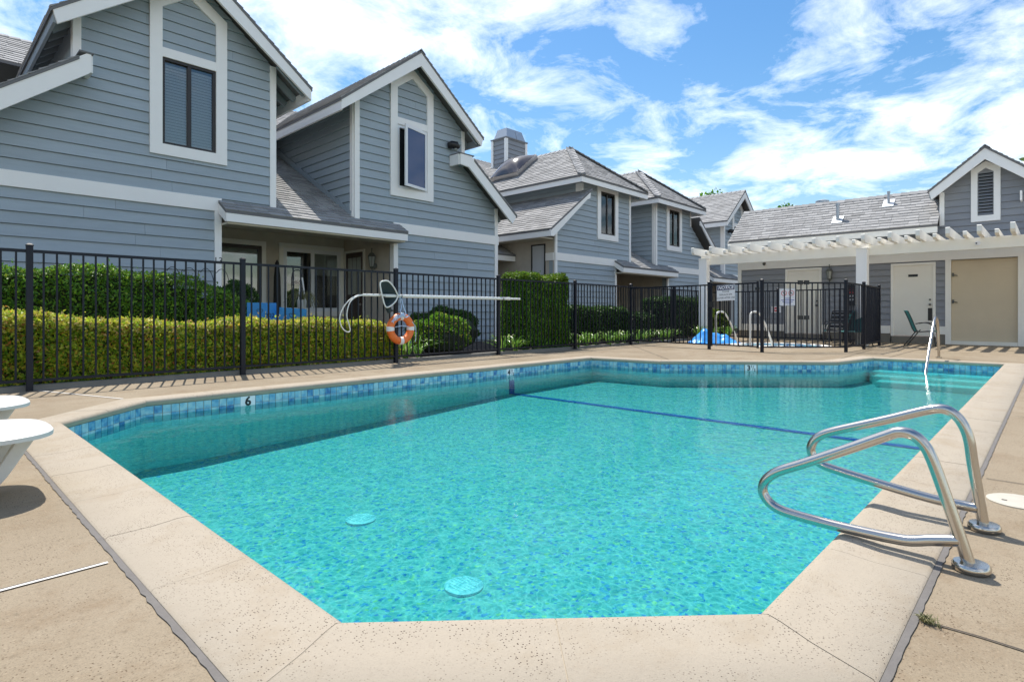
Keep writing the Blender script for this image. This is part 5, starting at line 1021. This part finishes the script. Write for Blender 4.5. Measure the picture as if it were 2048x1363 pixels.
lounger(.52, 3.80, 'white plastic lounger end nearest the camera at left edge'); lounger(.57, 5.02, 'second white plastic lounger end, farther along the left edge')

# ================================================================== CHAIRS
def chair(x, y, rz, label, sling='sling_teal', slat=False):
    t = thing('patio_chair', (x, y, 0), label, 'chair', 'patio chairs by the pool house'); c_, s_ = math.cos(rz), math.sin(rz)
    def q(p): return (x + p[0] * c_ - p[1] * s_, y + p[0] * s_ + p[1] * c_, p[2])   # local: +x is the front
    for sy in (-1, 1):
        yy = .27 * sy; mb = MB(); mb.tube([q(p) for p in cr_spline([(.30, yy, 0), (.26, yy, .30), (.23, yy, .52), (.16, yy, .60), (.02, yy, .62), (-.14, yy, .59)])], .013, 8); build('leg', mb, 'black_metal', t, smooth=True)
        mb = MB(); mb.tube([q(p) for p in cr_spline([(-.40, yy, 0), (-.26, yy, .2), (-.14, yy, .38), (-.10, yy, .42)])], .013, 8); build('leg', mb, 'black_metal', t, smooth=True)
        mb = MB(); mb.tube([q(p) for p in cr_spline([(.28, yy * .93, .40), (.05, yy * .93, .385), (-.13, yy * .93, .375), (-.20, yy * .93, .44), (-.30, yy * .93, .72), (-.385, yy * .93, .93)])], .012, 8); build('side_frame', mb, 'black_metal', t, smooth=True)
    path = cr_spline([(.30, 0, .385), (.26, 0, .405), (.05, 0, .38), (-.12, 0, .37), (-.20, 0, .43), (-.30, 0, .71), (-.38, 0, .92), (-.42, 0, .95)], 6)
    def strip(P, name, m, w=.245):
        vs_ = []
        for p in P: vs_ += [q((p.x, -w, p.z)), q((p.x, w, p.z)), q((p.x - .004, w, p.z - .006)), q((p.x - .004, -w, p.z - .006))]
        k = len(P); mb = MB(); mb.add(vs_, [(4 * j + i, 4 * j + (i + 1) % 4, 4 * j + 4 + (i + 1) % 4, 4 * j + 4 + i) for j in range(k - 1) for i in range(4)] + [(3, 2, 1, 0), (4 * k - 4, 4 * k - 3, 4 * k - 2, 4 * k - 1)]); build(name, mb, m, t, smooth=True)
    if not slat: strip(path[:22], 'seat', sling); strip(path[21:], 'backrest', sling)
    else:
        for j in range(0, len(path) - 2, 3): strip(path[j:j + 3], 'slat', sling)
chair(18.75, 2.56, R(-90), 'teal sling chair in front of the pool house door, side on'); chair(17.55, 4.35, R(110), 'teal sling chair with pale armrests inside the spa enclosure'); chair(17.35, 3.85, R(170), 'teal sling chair seen from behind at the enclosure corner post'); chair(19.15, 4.75, R(175), 'black slatted chair against the wall behind the spa fence', 'black_metal', True)

# crumpled blue cover
t = thing('spa_cover', (16.2, 7.25, 0), 'crumpled bright blue spa cover heaped on the deck', 'cover'); mb = MB(); NX, NY = 44, 26; vs_ = []
for i in range(NX + 1):
    for j in range(NY + 1):
        u, v = i / NX * 2 - 1, j / NY * 2 - 1; edge = max(0, 1 - abs(u) ** 3) * max(0, 1 - abs(v) ** 3)
        hgt = .40 * math.exp(-((u + .40) / .46) ** 2 - (v / .7) ** 2) + .20 * math.exp(-((u - .45) / .42) ** 2 - (v / .7) ** 2); fold = .03 * math.sin(7 * u + 4 * v) + .022 * math.sin(13 * u - 5 * v + 1) + .03 * abs(math.sin(4 * u + 9 * v)); px_ = 16.25 + u * .50 + v * .28; py_ = 7.22 - u * .50 + v * .30
        vs_.append((px_ + .04 * math.sin(9 * v) * (abs(u) > .9), py_ + .04 * math.sin(8 * u) * (abs(v) > .9), .006 + max(0, (hgt + fold) * edge ** .5)))
mb.add(vs_, [(i * (NY + 1) + j, (i + 1) * (NY + 1) + j, (i + 1) * (NY + 1) + j + 1, i * (NY + 1) + j + 1) for i in range(NX) for j in range(NY)]); build('sheet', mb, 'cover_blue', t, smooth=True)
# skimmer lid
t = thing('skimmer_cover', (3.62, .13, 0), 'round white skimmer lid set in the deck by the grab rails', 'lid'); mb = MB(); mb.lathe([(.125, .0005), (.125, .005), (.118, .008), (.02, .009)], (3.63, .12, 0), 32); l_ = build('disc', mb, 'lid_cream', t, smooth=True); mb = MB(); mb.box(3.585, 3.60, .165, .185, .0088, .0095); build('finger_hole', mb, 'crack', l_)

# ================================================================== PORCH THINGS
setT(s=HS)
t = thing('hanging_basket', (5.28, 10.6, 0), 'white macrame hanging pot with spider plant on a black hook', 'hanging plant'); mb = MB(); mb.tube(cr_spline([(5.08, 10.6, 0), (5.08, 10.6, 1.0), (5.08, 10.6, 1.58), (5.14, 10.6, 1.70), (5.24, 10.6, 1.70), (5.29, 10.6, 1.60)]), .009, 6); build('hook', mb, 'black_metal', t)
mb = MB()
for dx_ in (-.07, .07): mb.tube([(5.28 + dx_ * .1, 10.6, 1.57), (5.28 + dx_ * .55, 10.6, 1.35), (5.28 + dx_, 10.6, 1.12)], .014, 6)
build('macrame', mb, 'macrame', t); mb = MB(); mb.lathe([(.05, .95), (.085, 1.0), (.09, 1.14)], (5.28, 10.6, 0), 14); build('pot', mb, 'plastic_white', t, smooth=True)
mb = MB()
for i in range(60):
    a = random.uniform(0, 6.28); r_ = random.uniform(.15, .36); p = [Vector((5.28, 10.6, 1.12)), Vector((5.28 + math.cos(a) * r_ * .5, 10.6 + math.sin(a) * r_ * .5, 1.12 + random.uniform(.08, .2))), Vector((5.28 + math.cos(a) * r_, 10.6 + math.sin(a) * r_, 1.12 + random.uniform(-.15, .06)))]
    mb.tube(cr_spline(p, 3), .004, 4)
tag(build('leaf', mb, 'leaf_dry', t), kind='stuff')
t = thing('folded_umbrella', (5.97, 13.2, .1), 'dark folded patio umbrella standing between the porch windows', 'umbrella'); mb = MB(); mb.lathe([(.02, 0.0), (.02, .35), (.07, .40), (.085, .9), (.075, 1.6), (.045, 1.95), (.01, 2.02)], (5.97, 13.2, .1), 10); build('canopy', mb, 'pot_dark', t, smooth=True); mb = MB(); mb.lathe([(.2, 0), (.2, .04), (.03, .08)], (5.97, 13.2, .1), 16); build('base', mb, 'pot_dark', t)
t = thing('wire_trellis', (3.4, 10.75, 0), 'thin black wire arches rising behind the clipped green hedge', 'trellis'); mb = MB()
for k in range(4):
    x = 2.95 + k * .26; mb.tube(cr_spline([(x, 10.75, 0), (x, 10.75, 1.45), (x + .05, 10.75, 1.60), (x + .13, 10.75, 1.66), (x + .21, 10.75, 1.60), (x + .26, 10.75, 1.45)]), .006, 5)
build('wire', mb, 'black_metal', t)

setT()
# ================================================================== PLANTING
mb = MB(); mb.box(-3, 18.6, 8.64, 8.74, -.05, .05); tag(build('mow_kerb', mb, 'concrete'), kind='structure')
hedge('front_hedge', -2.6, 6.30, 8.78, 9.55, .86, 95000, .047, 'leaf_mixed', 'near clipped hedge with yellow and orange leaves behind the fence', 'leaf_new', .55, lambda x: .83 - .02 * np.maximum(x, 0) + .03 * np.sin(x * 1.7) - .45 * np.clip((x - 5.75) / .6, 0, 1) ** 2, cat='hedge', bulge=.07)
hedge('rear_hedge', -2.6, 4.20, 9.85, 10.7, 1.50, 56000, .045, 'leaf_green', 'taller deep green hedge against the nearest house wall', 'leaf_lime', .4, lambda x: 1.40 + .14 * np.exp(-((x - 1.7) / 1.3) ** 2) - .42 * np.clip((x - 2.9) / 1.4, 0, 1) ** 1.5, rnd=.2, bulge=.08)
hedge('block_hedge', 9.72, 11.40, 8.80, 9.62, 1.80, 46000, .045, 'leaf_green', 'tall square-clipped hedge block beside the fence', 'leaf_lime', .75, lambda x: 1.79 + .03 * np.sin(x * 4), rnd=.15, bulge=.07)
hedge('low_hedge', 11.6, 15.4, 9.55, 10.4, 1.05, 18000, .06, 'leaf_dark', 'low dark hedge below the hipped house, behind strap leaves', rnd=.2); hedge('far_hedge', 15.0, 16.9, 9.45, 10.3, .86, 9000, .06, 'leaf_dark', 'far low dark hedge ending at the porch', rnd=.2); hedge('corner_hedge', 17.2, 19.6, 8.9, 10.3, 1.38, 11000, .07, 'leaf_dark', 'dark upright hedge left of the first pergola post', rnd=.2)
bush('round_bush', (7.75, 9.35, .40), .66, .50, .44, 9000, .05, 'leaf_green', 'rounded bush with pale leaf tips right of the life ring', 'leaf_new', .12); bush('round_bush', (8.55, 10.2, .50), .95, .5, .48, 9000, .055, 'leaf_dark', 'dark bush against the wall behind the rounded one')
bush('round_bush', (5.75, 10.25, .35), .55, .45, .35, 5000, .05, 'leaf_green', 'small green bush below the porch window'); bush('round_bush', (4.6, 12.0, 1.05), .42, .3, .45, 3500, .05, 'leaf_dark', 'dark shrub in front of the bronze porch window')
bush('round_bush', (19.3, 8.6, .45), .5, .5, .5, 5000, .07, 'leaf_lime', 'leafy shrub at the pool house corner beyond the gate')
k = 0; ords = ['first', 'second', 'third', 'fourth', 'fifth', 'sixth', 'seventh', 'eighth', 'ninth', 'tenth', 'eleventh', 'twelfth']
for i in range(12): strap_plant((11.55 + i * .47, 8.68 + .07 * (i % 3), 0), 40, .46, 'green strap-leaved clump under the fence, %s from the block hedge' % ords[i])
for i, (x, y) in enumerate(((6.45, 8.85), (6.85, 9.0), (9.3, 8.70), (9.0, 8.82))): strap_plant((x, y, 0), 36, .48, ['strap-leaved clump right beside the life ring post', 'strap-leaved clump between life ring and rounded bush', 'strap-leaved clump at the left foot of the block hedge', 'strap-leaved clump between rounded bush and block hedge'][i], spread=.42)
for i, (x, y) in enumerate(((17.3, 8.2), (17.9, 8.0), (18.3, 7.7))): strap_plant((x, y, 0), 40, .55, ['leafy clump left of the first pergola post', 'leafy clump right of the first pergola post', 'leafy clump behind the blue cover'][i], spread=.3)
t = thing('weed_tuft', (1.99, .33, 0), 'small grass tuft growing in the deck crack', 'weed'); mb = MB()
for i in range(70):
    a = random.uniform(0, 6.28); r_ = random.uniform(.006, .03); h_ = random.uniform(.004, .026); q_ = abs(random.gauss(0, .022)); b0 = Vector((2.035 + random.uniform(-.006, .006) - q_ * .25, .285 - q_ * .9, .003)); e_ = b0 + Vector((math.cos(a) * r_, math.sin(a) * r_, h_)); m_ = b0.lerp(e_, .5) + Vector((0, 0, .008)); mb.tube([b0, m_, e_], [.0012, .0010, .0004], 4)
tag(build('blade', mb, 'leaf_dry', t), kind='stuff')
tree((60, 28), 12.6, 3.2, 12000, 'leaf_green', 'leafy tree top showing above the roof left of the farthest gable'); tree((66, 22), 11.5, 3.6, 12000, 'leaf_green', 'sunlit tree crown between the farthest gable and the pool house'); tree((33, -.5), 7.2, 2.2, 9000, 'leaf_lime', 'tree top at the right edge behind the louvred gable')
